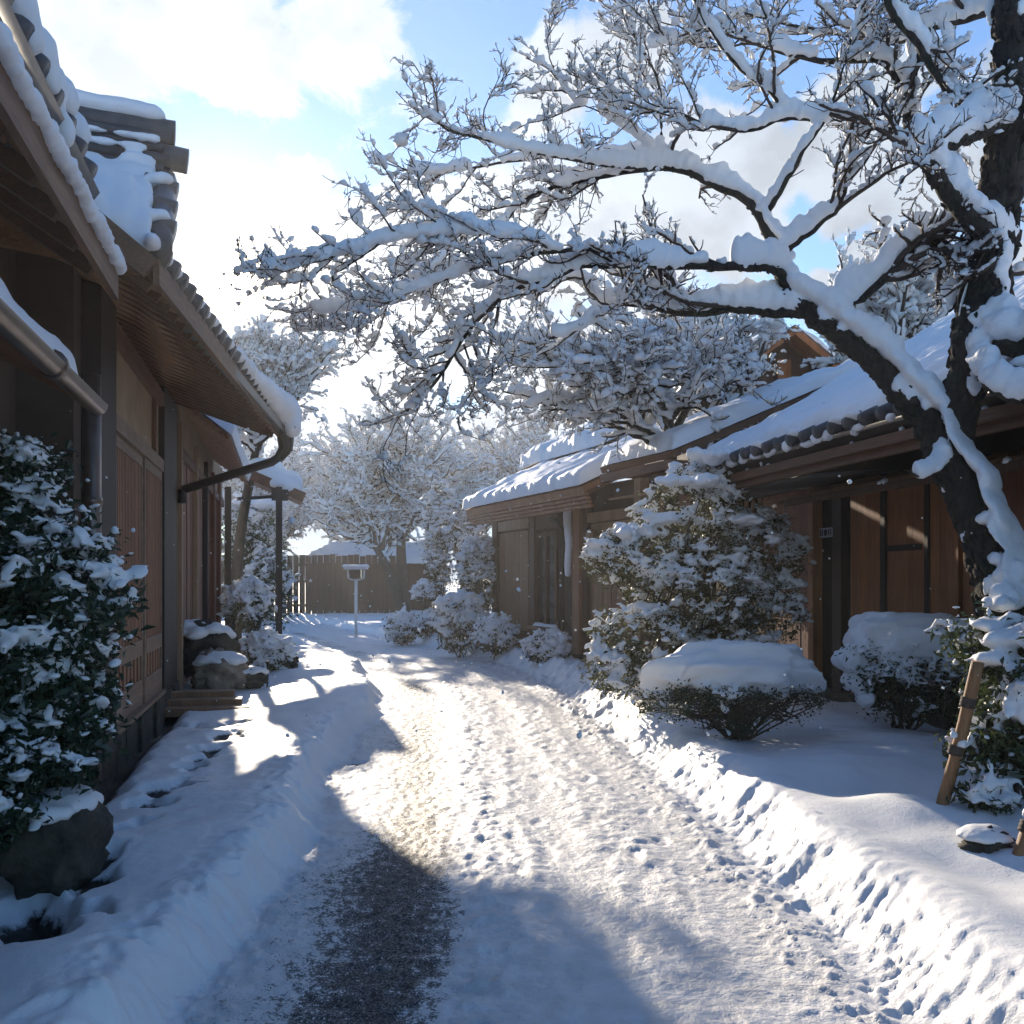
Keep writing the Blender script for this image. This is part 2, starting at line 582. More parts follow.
def smooth_line(pts, n):
    """Catmull-Rom through rows of pts (any number of columns), n samples evenly by length"""
    P = np.asarray(pts, float)
    Q = np.vstack([2 * P[0] - P[1], P, 2 * P[-1] - P[-2]])
    out = []
    for i in range(1, len(Q) - 2):
        t = np.linspace(0, 1, 12, endpoint=False)[:, None]
        a, b, c, d = Q[i - 1], Q[i], Q[i + 1], Q[i + 2]
        out.append(0.5 * ((2 * b) + (-a + c) * t + (2 * a - 5 * b + 4 * c - d) * t ** 2 + (-a + 3 * b - 3 * c + d) * t ** 3))
    out.append(P[-1:])
    o = np.vstack(out)
    d = np.concatenate([[0], np.cumsum(np.linalg.norm(np.diff(o[:, :3], axis=0), axis=1))])
    s = np.linspace(0, d[-1], n)
    return np.stack([np.interp(s, d, o[:, c]) for c in range(o.shape[1])], 1)


def remeshed(o, voxel, smooth_iter=4):
    """melt overlapping lumps into one continuous skin"""
    m = o.modifiers.new('melt', 'REMESH'); m.mode = 'VOXEL'; m.voxel_size = voxel; m.use_smooth_shade = True
    s = o.modifiers.new('soft', 'SMOOTH'); s.iterations = smooth_iter; s.factor = 0.5
    dg = bpy.context.evaluated_depsgraph_get()
    me = bpy.data.meshes.new_from_object(o.evaluated_get(dg))
    old = o.data
    o.modifiers.clear()
    o.data = me
    if not me.materials:
        me.materials.append(old.materials[0])
    me.polygons.foreach_set('use_smooth', np.ones(len(me.polygons), bool))
    bpy.data.meshes.remove(old)
    return o


def W(px, py, Y):
    return np.array([(px - 512) / F * Y, Y, H + (HOR - py) / F * Y])


def leaves(mb, C, Nrm, size, asp=0.42):
    """folded lozenge leaves: centres (n,3), normals (n,3), lengths (n,)"""
    n = len(C)
    t = rng.normal(size=(n, 3)); t -= Nrm * (t * Nrm).sum(1)[:, None]
    t /= np.linalg.norm(t, axis=1)[:, None] + 1e-9
    b = np.cross(Nrm, t)
    L = size[:, None]
    droop = Nrm * L * 0.10
    v = np.stack([C - t * L * .5 - droop, C + b * L * asp * .5 + droop * .6, C + t * L * .5 - droop, C - b * L * asp * .5 + droop * .6], 1)
    i = np.arange(n)[:, None] * 4
    f = np.concatenate([np.concatenate([i, i + 1, i + 2], 1), np.concatenate([i, i + 2, i + 3], 1)])
    mb.add(v.reshape(-1, 3), f)


def pillow(mb, c, S, pw=.6, amp=.10, seed=0., flatb=.6):
    V, Fc = ico(5)
    P = np.sign(V) * np.abs(V) ** pw
    a = fbm(V[:, 0] * 1.7 + seed, V[:, 1] * 1.7 + V[:, 2] * 1.3 + seed, 4, .55)
    P = P * (1 + amp * a)[:, None]
    P[:, 2] = np.where(P[:, 2] < 0, P[:, 2] * flatb * (1 + .5 * fbm(V[:, 0] * 4 + seed, V[:, 1] * 4, 3, .5)), P[:, 2])
    mb.add(P * S + c, Fc)


def lumpy(mb, c, S, n=16):
    c = np.atleast_2d(c); S = np.atleast_2d(S)
    for ci_, si in zip(c, S):
        d_ = rng.normal(size=(n, 3)); d_ /= np.linalg.norm(d_, axis=1)[:, None]
        d_[:, 2] = np.abs(d_[:, 2]) * .9 - .1
        k = rng.uniform(.28, .5, n)
        blobs(mb, ci_ + d_ * si * .62, np.column_stack([si[0] * k, si[1] * k, si[2] * k * 1.15]), None, ICO2, .07, .85)
        blobs(mb, [ci_], [si * .72], None, ICO2, .05, .8)


# ------------------------------------------------------------------ ground
YK = np.array([0., 2, 3.62, 5, 7.34, 9.5, 13.6, 18.2, 23.5, 29.6, 37, 48, 70, 120])
LK = np.array([-1.12, -1.12, -1.17, -1.22, -1.33, -1.46, -1.78, -2.75, -4.5, -6.7, -9.8, -15, -26, -50])
RK = np.array([1.52, 1.52, 1.47, 1.42, 1.27, 1.10, 0.88, 0.12, -1.75, -4.1, -6.9, -11.5, -22, -46])


def road_l(Y): return np.interp(Y, YK, LK)
def road_r(Y): return np.interp(Y, YK, RK)


def wall_left(Y): return -1.386 - 0.226 * Y


def base_height(X, Y):
    """height of the snow surface without its small roughness"""
    X = np.asarray(X, float); Y = np.asarray(Y, float)
    wob = 0.16 * perlin(Y * 0.55, Y * 0 + 3.3) + 0.07 * perlin(Y * 1.9, Y * 0 + 8.1)
    dl = road_l(Y) + wob - X
    wobr = 0.09 * perlin(Y * 0.5, Y * 0 + 13.3) + 0.06 * perlin(Y * 1.7, Y * 0 + 28.1)
    dr = X - road_r(Y) - wobr
    fade = 1 - 0.35 * sstep(20, 32, Y)
    bl = 0.225 * sstep(-0.02, 0.24, dl) + 0.02 * np.exp(-((dl - 0.45) / 0.22) ** 2) - 0.05 * sstep(0.7, 2.0, dl)
    br = 0.23 * sstep(-0.06, 0.36, dr) + 0.05 * sstep(0.6, 2.2, dr) + 0.045 * np.exp(-((dr - 0.42) / 0.2) ** 2)
    h = np.where(dl > -0.1, bl, 0) * fade + np.where(dr > -0.1, br, 0) * fade
    # mounds and hollows of the right-hand bank
    for mx, my, r, a in ((2.25, 5.85, 0.36, 0.07), (3.0, 6.1, 0.6, 0.04), (2.85, 4.6, 0.8, 0.04), (2.4, 7.3, 0.7, 0.07),
                         (3.6, 5.0, .6, .06), (1.9, 10.6, .5, .06), (3.9, 7.2, .6, .05)):
        h = h + a * np.exp(-(((X - mx) ** 2 + ((Y - my) * 1.0) ** 2) / r ** 2))
    for mx, my, r, a in ((2.62, 6.75, 0.42, -0.10), (3.25, 5.25, 0.3, -0.10)):
        h = h + a * np.exp(-(((X - mx) ** 2 + (Y - my) ** 2) / r ** 2))
    h = h + 0.05 * fbm(X * 0.8, Y * 0.8, 3, 0.5, 4.0) * (sstep(0.1, 0.8, dl) + sstep(0.1, 0.8, dr))
    return h, dl, dr


def gz(x, y):
    return float(base_height(np.array([x]), np.array([y]))[0][0])


def build_ground():
    nY, nX = 900, 760
    Y = 1.2 * (70 / 1.2) ** (np.linspace(0, 1, nY))
    t = np.linspace(-1, 1, nX)
    wid = 3.2 + 0.62 * Y
    cen = np.interp(Y, YK, (LK + RK) / 2) * 0.75
    X = cen[:, None] + t[None] * wid[:, None]
    Yg = np.repeat(Y[:, None], nX, 1)
    h, dl, dr = base_height(X, Yg)
    onroad = (1 - sstep(-0.12, 0.12, dl)) * (1 - sstep(-0.25, 0.15, dr))
    u = (X - road_l(Yg)) / (road_r(Yg) - road_l(Yg))          # 0..1 across the lane
    near = 1 - sstep(14, 34, Yg)
    # trampled snow: lumps and clods of the right half, thin worn strip left of centre
    strip = np.exp(-((u - 0.235) / 0.125) ** 2)
    clod = np.clip(fbm(X * 5.5, Yg * 4.0, 4, 0.55, 2.0), -0.7, 0.8)
    dimple = np.abs(fbm(X * 3.2, Yg * 2.6, 3, 0.5, 31.0))
    line = np.exp(-((u - 0.42 - 0.03 * perlin(Yg * 1.2, Yg * 0)) / 0.055) ** 2)
    fine = fbm(X * 15, Yg * 11, 3, 0.55, 12.0)
    med = np.clip(fbm(X * 8, Yg * 6.5, 3, 0.55, 77.0), -.45, .9)
    worn = sstep(-.35, .35, fbm(X * .8, Yg * .6, 2, .5, 7.))
    rough = (0.006 * clod + (.003 + .008 * worn) * med + 0.005 * fine) * (1 - 0.75 * strip) + (0.008 * fine + .005 * perlin(X * 34, Yg * 30)) * strip
    for uc in (.60, .86):
        rut = np.exp(-((u - uc - .02 * perlin(Yg * .5, Yg * 0 + uc * 9)) / .05) ** 2)
        rough = rough * (1 - .55 * rut) - .011 * rut
        rough = rough + .012 * np.exp(-((np.abs(u - uc) - .085) / .025) ** 2) * np.clip(.5 + fbm(X * 5, Yg * 3, 3, .55, 3.3 + uc), 0, 1.4)
    rough = rough + line * (0.022 * np.clip(fbm(X * 9, Yg * 8, 3, 0.6, 9.0), -.15, 1) + 0.008)
    h = h + onroad * (rough + 0.02 * (1 - strip)) * (0.4 + 0.6 * near)
    wx = X + .10 * fbm(X * 2.1, Yg * 2.1, 2, .5, 91.); wy = Yg + .14 * fbm(X * 1.7, Yg * 1.7, 2, .5, 95.)
    # ploughed faces: ribs running down the slope, crumbs at the foot
    face_l = np.exp(-((dl - 0.17) / 0.20) ** 2)
    face_r = np.exp(-((dr - 0.14) / 0.20) ** 2)
    ribl = fbm(wx * 6.0, wy * 5.0, 5, 0.62, 51.0)
    ribr = fbm(wx * 4.0 + wy * 1.0, wy * 6.0 - wx * 2.0, 5, 0.58, 61.0)
    h = h + face_l * (0.026 * ribl + .03 * (np.clip(fbm(wx * 6, wy * 6, 3, .55, 23.), 0, 1))) + face_r * (0.024 * ribr + .008 * fbm(X * 14, Yg * 13, 2, .5, 3.))
    crumb = np.clip(fbm(wx * 14, wy * 13, 3, 0.6, 5.0) - 0.10, 0, 1)
    h = h + 0.030 * crumb * (np.exp(-((dl + 0.02) / 0.16) ** 2) + np.exp(-((dr + 0.05) / 0.3) ** 2) * (1.0 + sstep(9, 12, Yg)))
    # heaped rougher snow on the right bank further along
    far_r = sstep(9.5, 12, Yg) * np.exp(-((dr - 0.5) / 0.6) ** 2)
    h = h + far_r * (0.10 * np.abs(fbm(X * 3.2, Yg * 2.6, 3, 0.5, 15.0)) + 0.03 * fbm(X * 8, Yg * 7, 2, .5, 3.0))
    soft = sstep(0.35, 0.8, dl) + sstep(0.7, 1.2, dr)
    h = h + soft * (0.010 * fbm(X * 3, Yg * 3, 3, 0.5, 8.0) + 0.0025 * fbm(X * 16, Yg * 16, 2, 0.5, 8.0))
    # boot prints of people who walked up the lane
    frng = np.random.default_rng(3)
    for u0, y0_, st_ in ((.58, 2.6, .0), (.76, 5.0, .3)):
        yy = y0_
        side = 1
        ph = frng.uniform(0, 6)
        while yy < 16:
            yy += frng.uniform(.30, .42)
            xx = road_l(yy) + (u0 + .05 * math.sin(yy * .7 + ph)) * (road_r(yy) - road_l(yy)) + side * .085 + frng.normal(0, .02)
            side = -side
            ang = frng.normal(0, .15)
            i0, i1 = np.searchsorted(Y, yy - .3), np.searchsorted(Y, yy + .3)
            sx, sy = X[i0:i1] - xx, Yg[i0:i1] - yy
            a = sx * math.cos(ang) + sy * math.sin(ang); b = -sx * math.sin(ang) + sy * math.cos(ang)
            wq = .047 - .010 * np.clip(-b / .13, -1, 1)
            q = np.sqrt((a / wq) ** 2 + (b / .135) ** 2) * (1 + .35 * fbm(X[i0:i1] * 9, Yg[i0:i1] * 9, 2, .5, yy))
            dep = frng.uniform(.004, .014)
            h[i0:i1] += -dep * (1 - sstep(.6, 1.1, q)) + .2 * dep * np.exp(-((q - 1.3) / .22) ** 2) 
    # bare patches: footprints on the left bank, gap under the eaves, tree well
    soil = np.zeros_like(h)

    def hole(px, py, rx, ry, depth, s=1.0):
        Yc = (H - 0.24) / ((py - HOR) / F)
        Xc = (px - 512) / F * Yc
        q = ((X - Xc) / rx) ** 2 + ((Yg - Yc) / ry) ** 2
        q = q * np.clip(1 + 0.9 * fbm(X * 5, Yg * 4, 2, 0.5, px), .35, 2.5)
        g = np.exp(-q)
        return depth * sstep(0.25, 0.8, g), s * sstep(0.3, 0.75, g)
    for a in ((160, 782, .17, .26, .10), (190, 760, .13, .22, .09), (214, 744, .12, .26, .09), (150, 797, .13, .16, .10), (225, 733, .14, .3, .07),
              (203, 752, .1, .2, .07), (352, 738, .10, .16, .06), (120, 824, .12, .22, .12), (104, 850, .10, .16, .12),
              (60, 905, .16, .18, .16), (30, 925, .2, .2, .16), (95, 870, .1, .2, .1), (10, 900, .2, .3, .2), (300, 700, .12, .2, .04), (205, 716, .45, .3, .1)):
        d, s = hole(*a)
        h = h - d
        soil = np.maximum(soil, s)
    dw = X - wall_left(Yg)
    eave_gap = (1 - sstep(0.10, 0.34 + 0.12 * perlin(Yg * 2, Yg * 0), dw)) * (Yg > 5.5) * (Yg < 13)
    h = h - 0.14 * eave_gap
    soil = np.maximum(soil, eave_gap)
    ice = strip * onroad * (1 - 0.45 * sstep(9, 18, Yg)) * 0.50 + onroad * 0.20
    patch = fbm(X * 0.9, Yg * 0.5, 3, 0.5, 42.0)
    ice = ice + onroad * 0.16 * patch - 0.5 * line * onroad
    ice = ice + 0.17 * np.exp(-((u - 0.25) / 0.16) ** 2) * onroad * (1 - sstep(4.0, 7.0, Yg))
    mb = MB()
    V = np.stack([X, Yg, h], -1).reshape(-1, 3)
    i = (np.arange(nY - 1)[:, None] * nX + np.arange(nX - 1)[None]).reshape(-1)
    mb.add(V, np.stack([i, i + 1, i + nX + 1, i + nX], 1))
    o = mb.build('snow_ground', 'ground', smooth=True)
    for nm, arr in (('ice', ice), ('soil', soil), ('road', onroad)):
        a = o.data.attributes.new(nm, 'FLOAT', 'POINT')
        a.data.foreach_set('value', arr.reshape(-1).astype(np.float32))
    tag(o, kind='structure')
    # the same snow sheet carried on to the horizon
    mb = MB()
    n = 60
    gx = np.sinh(np.linspace(-5, 5, n)) * 27
    gX, gY = np.meshgrid(gx, gx)
    gZ = -0.06 + 0 * gX
    i = (np.arange(n - 1)[:, None] * n + np.arange(n - 1)[None]).reshape(-1)
    mb.add(np.stack([gX, gY, gZ], -1).reshape(-1, 3), np.stack([i, i + 1, i + n + 1, i + n], 1))
    tag(mb.build('snowfield_ground', 'snow_roof', smooth=True), kind='structure')


build_ground()

# ------------------------------------------------------------------ snow slabs for roofs


def snow_slab(mb, p00, p10, p11, p01, thick, nu=60, nv=60, seed=0.0, ripple=0.0, rip_n=20, edge=0.12, lump=0.35, terrace=0.0, ter_n=4):
    """pillow of snow on a sloping quad. u runs p00->p10, v runs p00->p01"""
    P = [np.array(p, float) for p in (p00, p10, p11, p01)]
    u = np.linspace(0, 1, nu)[None, :, None]; v = np.linspace(0, 1, nv)[:, None, None]
    B = (P[0] * (1 - u) + P[1] * u) * (1 - v) + (P[3] * (1 - u) + P[2] * u) * v
    nrm = np.cross(P[1] - P[0], P[3] - P[0]); nrm /= np.linalg.norm(nrm)
    if nrm[2] < 0:
        nrm = -nrm
    lu = np.linalg.norm(P[1] - P[0]); lv = np.linalg.norm(P[3] - P[0])
    du = np.minimum(u, 1 - u)[..., 0] * lu; dv = np.minimum(v, 1 - v)[..., 0] * lv
    d = np.minimum(du, dv)
    e = np.sqrt(np.clip(1 - (1 - np.clip(d / edge, 0, 1)) ** 2, 0, 1))
    uu = u[..., 0] * lu + 0 * d; vv = v[..., 0] * lv + 0 * d
    t = thick * (1 + lump * fbm(uu * 1.6 + seed, vv * 1.6 - seed, 4, 0.5))
    if ripple:
        t = t + ripple * np.cos(uu / lu * 2 * np.pi * rip_n)
    if terrace:
        ph = (v[..., 0] + 0 * d) * ter_n + .35 * fbm(uu * 1.3 + seed, vv * .6, 3, .5)
        saw = ph - np.floor(ph)
        t = t - terrace * (1 - sstep(0, .22, saw)) * (.6 + .5 * perlin(uu * 2.3, vv + seed)) + terrace * .4 * (1 - saw)
    top = B + nrm * (np.maximum(t, .012) * e + 0.004)[..., None]
    # ragged edge
    wob = 0.04 * fbm(uu * 4 + seed, vv * 4, 3, 0.6)[..., None]
    cen = (P[0] + P[1] + P[2] + P[3]) / 4
    out = B - cen; out /= np.linalg.norm(out, axis=2)[..., None]
    em = (1 - sstep(0, 0.15, d))[..., None]
    top = top + out * wob * em
    bot = B + nrm * 0.002 + out * wob * em
    k = nu * nv
    i = (np.arange(nv - 1)[:, None] * nu + np.arange(nu - 1)[None]).reshape(-1)
    ft = np.stack([i, i + 1, i + nu + 1, i + nu], 1)
    mb.add(np.concatenate([top.reshape(-1, 3), bot.reshape(-1, 3)]), np.concatenate([ft, ft[:, ::-1] + k]))


def roundel_row(mb, a, b, n, r, d, k=10, length=0.3):
    """row of cover-tile ends along an eave: short round-ended rolls pointing along d"""
    a = np.array(a, float); b = np.array(b, float); d = np.array(d, float); d /= np.linalg.norm(d)
    for i in range(n):
        p = a + (b - a) * (i + 0.5) / n
        tube(mb, [p - d * length, p, p + d * 0.02], [r, r, r * 0.9], k)


def planks(mb, x0, x1, y0, y1, z0, z1, w, gap=0.006, dev=0.006):
    y = y0
    while y < y1 - 0.01:
        ww = min(w * rng.uniform(0.85, 1.15), y1 - y)
        dx = rng.uniform(-dev, dev)
        mb.box(x0 + dx, x1 + dx, y, y + ww - gap, z0, z1)
        y += ww


class Frame:
    """house frame: +y along the facade away from the viewer, +x to the right of it"""

    def __init__(s, X0, slope):
        s.X0 = X0; s.th = math.atan(slope); s.c = math.cos(s.th); s.s = math.sin(s.th)

    def world(s, x, y, z): return (s.X0 + x * s.c - y * s.s, x * s.s + y * s.c, z)

    def local(s, p):
        X, Y, Z = p
        X = X - s.X0
        return np.array([X * s.c + Y * s.s, -X * s.s + Y * s.c, Z])

    def ypx(s, x, px):
        k = (px - 512) / F
        return (s.X0 + x * s.c - k * x * s.s) / (k * s.c + s.s)

    def zpy(s, x, y, py):
        return H + (HOR - py) / F * (x * s.s + y * s.c)


# ------------------------------------------------------------------ left houses
FL = Frame(-1.386, 0.226)


def part(mb, name, mat, parent, smooth=False, label=None):
    o = mb.build(name, mat, parent, smooth=smooth)
    if label:
        o['label'] = label
    return o


def house_near_left():
    e = empty('wooden_house', FL.world(0, 0, 0), 'dark wooden house behind the camellia bush, with snowy tiled eave and metal gutter', 'house', rz=FL.th)
    yb = FL.ypx(0, 86)
    x = -0.45
    m = MB(); m.box(x - 0.2, x, -4, yb, 0, 3.86); part(m, 'wall', 'plaster_dark', e)
    m = MB(); planks(m, x + 0.005, x + 0.03, -4, yb - 0.02, 0.1, 2.3, 0.22); part(m, 'boarding', 'wood_dark', e)
    for y in (1.0, 3.2, 5.1):
        m = MB(); m.box(x + 0.0, x + 0.1, y, y + 0.13, 0, 3.3); part(m, 'post', 'wood_black', e)
    ye = 5.72
    ze = 3.3
    xe = 0.39
    # main roof: boarded underside, tile ends and lumps of snow
    m = MB()
    m.quadslab((xe, -4, ze + 0.10), (xe, ye, ze + 0.10), (xe - 4.2, ye, ze + 2.9), (xe - 4.2, -4, ze + 2.9), 0.09)
    roof = part(m, 'roof', 'wood_roof', e)
    m = MB()
    for y in np.arange(-3.8, ye, 0.42):
        m.bar((xe - 0.05, y, ze - 0.02), (xe - 1.6, y, ze + 1.0), 0.06, 0.08)
    part(m, 'rafter', 'wood_beam', roof)
    m = MB(); m.box(xe, xe + 0.035, -4, ye, ze - 0.10, ze + 0.06); part(m, 'fascia_board', 'wood_beam', e)
    # strip of snow clinging along the fascia
    m = MB()
    ys = np.arange(-3.5, ye, 0.035)
    n = len(ys)
    C = np.stack([np.full(n, xe + 0.05) + rng.normal(0, .008, n), ys, ze + 0.07 + 0.02 * perlin(ys * 3, ys * 0)], 1)
    blobs(m, C, np.stack([rng.uniform(.03, .055, n), rng.uniform(.035, .05, n), rng.uniform(.03, .055, n)], 1), np.tile([0, 1., 0], (n, 1)), ICO2, .08, 0.9)
    o = part(m, 'eave_snow', 'snow', e, True); remeshed(o, 0.014, 3)
    # tile courses behind
    m = MB()
    roundel_row(m, (xe - 0.08, -3.9, ze + 0.52), (xe - 0.08, ye - 0.1, ze + 0.52), 34, 0.062, (1, 0, -0.62), 12, 0.5)
    m.quadslab((xe - 0.05, -4, ze + 0.47), (xe - 0.05, ye - 0.08, ze + 0.47), (xe - 0.7, ye - 0.08, ze + 0.92), (xe - 0.7, -4, ze + 0.92), 0.10)
    m.box(xe - .16, xe - .09, -4, ye - .06, ze + .08, ze + .42)
    part(m, 'roof_tile', 'tile', roof, True)
    m = MB()
    C, S = [], []
    for k in range(34):
        y = -3.9 + (k + 0.5 + rng.uniform(-.15, .15)) * (ye + 3.8) / 34
        big = 1.25 if y < 4.2 else 1.0
        if rng.random() < .8:
            C += [(xe - 0.12, y + .07, ze + 0.64)]; S += [(.11 * big, .10, .13 * big)]
        C += [(xe - 0.26, y, ze + 0.74), (xe - 0.5, y + .1, ze + 0.92)]
        S += [(.15, .15, .14 * big), (.24, .22, .20)]
        if rng.random() < .5:
            C.append((xe - 0.06, y + .12, ze + 0.53)); S.append((.065, .06, .10))
    C = np.array(C); S = np.array(S)
    C[:, 2] += rng.normal(0, .03, len(C))
    blobs(m, C, S, np.tile([0, 1., 0], (len(C), 1)), ICO2, 0.05, 0.8)
    # snow further up the slope
    snow_slab(m, (xe - 0.35, -4, ze + 0.78), (xe - 0.35, ye - 0.12, ze + 0.78), (xe - 4.2, ye - 0.12, ze + 3.3), (xe - 4.2, -4, ze + 3.3), 0.2, 60, 40, 5.0)
    o = part(m, 'roof_snow', 'snow', roof, True); remeshed(o, 0.03, 4)
    # lower eave with half-round metal gutter
    gx, gzv, ge = 0.28, 2.63, FL.ypx(0.28, 97)
    m = MB()
    a = np.linspace(np.pi, 2 * np.pi, 9)
    prof = np.stack([np.cos(a) * 0.062, np.sin(a) * 0.062], 1)
    ys = np.linspace(-3, ge, 24)
    V = np.array([(gx + p[0], y, gzv + p[1]) for y in ys for p in prof] + [(gx + p[0] * .93, y, gzv + p[1] * .93) for y in ys for p in prof])
    k = len(prof); nn = len(ys) * k
    q = np.array([(i * k + j, i * k + j + 1, (i + 1) * k + j + 1, (i + 1) * k + j) for i in range(len(ys) - 1) for j in range(k - 1)])
    m.add(V, np.concatenate([q, q[:, ::-1] + nn]))
    for yj in (1.6, 3.3, 4.75):
        tube(m, [(gx, yj, gzv - 0.004), (gx, yj + 0.05, gzv - 0.004)], 0.069, 14)
    part(m, 'gutter', 'metal', e, True)
    m = MB()
    m.quadslab((gx - 0.03, -4, gzv + 0.03), (gx - 0.03, ge - 0.05, gzv + 0.03), (x, ge - 0.05, gzv + 0.42), (x, -4, gzv + 0.42), 0.05)
    part(m, 'lower_eave', 'wood_roof', e)
    m = MB()
    snow_slab(m, (gx + 0.01, -4, gzv + 0.04), (gx + 0.01, ge - 0.5, gzv + 0.04), (x + .1, ge - 0.5, gzv + 0.40), (x + .1, -4, gzv + 0.40), 0.07, 120, 12, 2.0, edge=0.05)
    part(m, 'lower_eave_snow', 'snow', e, True)
    return yb


YB = house_near_left()


def house_lattice():
    e = empty('lattice_house', FL.world(0, YB, 0), 'brown wooden house on the left with slatted lattice doors and a big snowy tiled roof', 'house', rz=FL.th)
    yo = YB
    yend = 12.95

    def P(m, name, mat, smooth=False, par=None):
        return m.build(name, mat, par or e, (0, yo, 0), smooth)
    zw = 3.75
    m = MB(); m.box(-0.35, -0.08, yo, yend, 0, zw + 0.155)
    m.box(-5, -0.35, yo, yo + 0.2, 0, 4.6)
    P(m, 'wall', 'plaster_dark')
    m = MB()
    yy = yo
    while yy < yend - .05:
        w = min(rng.uniform(0.35, 0.7), yend - yy)
        m.box(-0.30 + rng.uniform(-.02, .02), 0.05 + rng.uniform(-.02, .03), yy, yy + w - 0.015, -0.1, rng.uniform(.36, .40)); yy += w
    P(m, 'stone_footing', 'stone')
    # posts
    def post(px0, px1, x0, x1, mat, z0=0.40, z1=zw):
        y0, y1 = FL.ypx(x1, px0), FL.ypx(x1, px1)
        m = MB(); m.box(x0, x1, y0, y1, z0, z1); P(m, 'post', mat)
        return y0, y1
    _, ya = post(101, 116.5, -0.08, 0.055, 'wood_black', 0.15)
    yb, yc = post(164.5, 177, -0.08, 0.05, 'wood_black')
    zl0 = 0.40
    zt = FL.zpy(0, ya, 428)
    # lattice door: near-black sheet painted as the shade behind, many slim slats, rails
    m = MB(); m.box(-0.08, -0.045, ya, yb, zl0, zw); P(m, 'shade_backing', 'shade_black')
    zm0, zm1 = FL.zpy(0, ya, 664) - .06, FL.zpy(0, ya, 664) + 0.09
    ymid = FL.ypx(0, 142)
    for k, (y0, y1) in enumerate(((ya, ymid), (ymid, yb))):
        dx = 0.0 if k == 0 else 0.018
        m = MB()
        ns = int((y1 - y0 - 0.16) / 0.083)
        for i in range(ns):
            yc_ = y0 + 0.08 + (i + 0.5) * (y1 - y0 - 0.16) / ns
            m.box(-0.03 + dx, 0.0 + dx, yc_ - 0.023, yc_ + 0.023, zm1, zt - 0.09)
        ns2 = max(4, int((y1 - y0 - 0.16) / 0.2))
        for i in range(ns2):
            yc_ = y0 + 0.08 + (i + 0.5) * (y1 - y0 - 0.16) / ns2
            m.box(-0.035 + dx, -0.004 + dx, yc_ - 0.055, yc_ + 0.055, zl0 + 0.26, zm0)
        d = P(m, 'lattice_door', 'wood_lattice')
        m = MB()
        m.box(-0.035 + dx, 0.008 + dx, y0, y0 + 0.075, zl0 + .03, zt - 0.002); m.box(-0.035 + dx, 0.008 + dx, y1 - 0.075, y1 - .002, zl0 + .03, zt - 0.002)
        m.box(-0.036 + dx, 0.012 + dx, y0 + 0.076, y1 - 0.077, zm0, zm1)
        m.box(-0.036 + dx, 0.011 + dx, y0 + 0.076, y1 - 0.077, zl0 + 0.03, zl0 + 0.27)
        m.box(-0.036 + dx, 0.010 + dx, y0 + 0.076, y1 - 0.077, zt - 0.10, zt - 0.004)
        P(m, 'door_frame', 'wood_rail', par=d)
    m = MB(); m.box(-0.07, 0.045, ya + .002, yb - .002, zt, zt + 0.13); P(m, 'door_rail', 'wood_rail')
    m = MB(); m.box(-0.07, 0.07, ya + .002, yb - .002, zl0 - 0.01, zl0 + 0.026)
    P(m, 'door_rail', 'wood_rail')
    m = MB(); m.box(-0.044, -0.015, ya, yb, zt + 0.13, zt + 0.72); P(m, 'plaster_panel', 'plaster')
    m = MB(); m.box(-0.044, 0.05, ya + .002, yb - .002, zt + 0.72, zt + 0.86)
    yv = FL.ypx(0, 153); m.box(-0.014, 0.03, yv, yv + 0.10, zt + 0.131, zt + 0.719)
    P(m, 'beam', 'wood_beam')
    # right-hand bay boards up to the corner
    m = MB(); planks(m, -0.08, -0.02, yc, yend - .12, 0.4, zw, 0.2); P(m, 'boarding', 'wood_red')
    m = MB(); m.box(-0.08, 0.05, yend - 0.11, yend, 0.2, zw); P(m, 'post', 'wood_tan')
    # downpipe at the joint of the two houses
    yd = FL.ypx(0.12, 92)
    m = MB(); tube(m, [(0.12, yd, 0.3), (0.12, yd, 1.6), (0.12, yd, 2.95)], 0.058, 14)
    for z in (0.9, 2.1): tube(m, [(0.12, yd, z), (0.12, yd, z + .05)], 0.066, 14)
    P(m, 'downpipe', 'metal', True)
    # ---- roof
    E0 = FL.local((-2.21, 6.15, 3.58)); E1 = FL.local((-2.98, 12.75, 3.58))
    R0 = FL.local((-2.80, 8.0, 4.80)); M0 = E0 + np.array([-2.3, .35, .98]); R1 = E1 + np.array([-2.3, 0, .98])
    L0 = FL.local((-2.75, 6.0, 4.02)); RL = FL.local((-3.85, 7.7, 4.86)); LL = FL.local((-4.4, 5.9, 4.3)); RLL = FL.local((-5.2, 7.5, 4.88))
    m = MB()
    m.quadslab(E0, E1, R1, M0, 0.10)
    m.add([R0, E0, M0, R0 + [-.25, .1, -.1], M0 + [-.2, .2, 0]], [(0, 1, 2), (0, 2, 3), (3, 2, 4)])
    m.quadslab(E0, R0, RL, L0, 0.10); m.quadslab(L0, RL, RLL, LL, 0.10)
    # flat boarded soffit
    S0, S1 = E0 - [0.03, -.03, 0.10], E1 - [0.03, 0, 0.10]
    m.add([S0, S1, (-0.1, yend, zw + 0.16), (-0.1, yo, zw + 0.16)], [(0, 1, 2, 3)])
    m.add([S0, (-0.1, yo, zw + 0.16), (-3, yo, zw + .5), L0 - [0, 0, .12]], [(0, 1, 2, 3)])
    roof = P(m, 'roof', 'wood_roof')
    m = MB()
    for i in range(26):
        f = (i + 0.5) / 26
        a = S0 * (1 - f) + S1 * f
        m.bar(a - [0.02, 0, 0.03], (-0.06, a[1], zw + 0.11), 0.05, 0.06)
    P(m, 'rafter', 'wood_beam', par=roof)
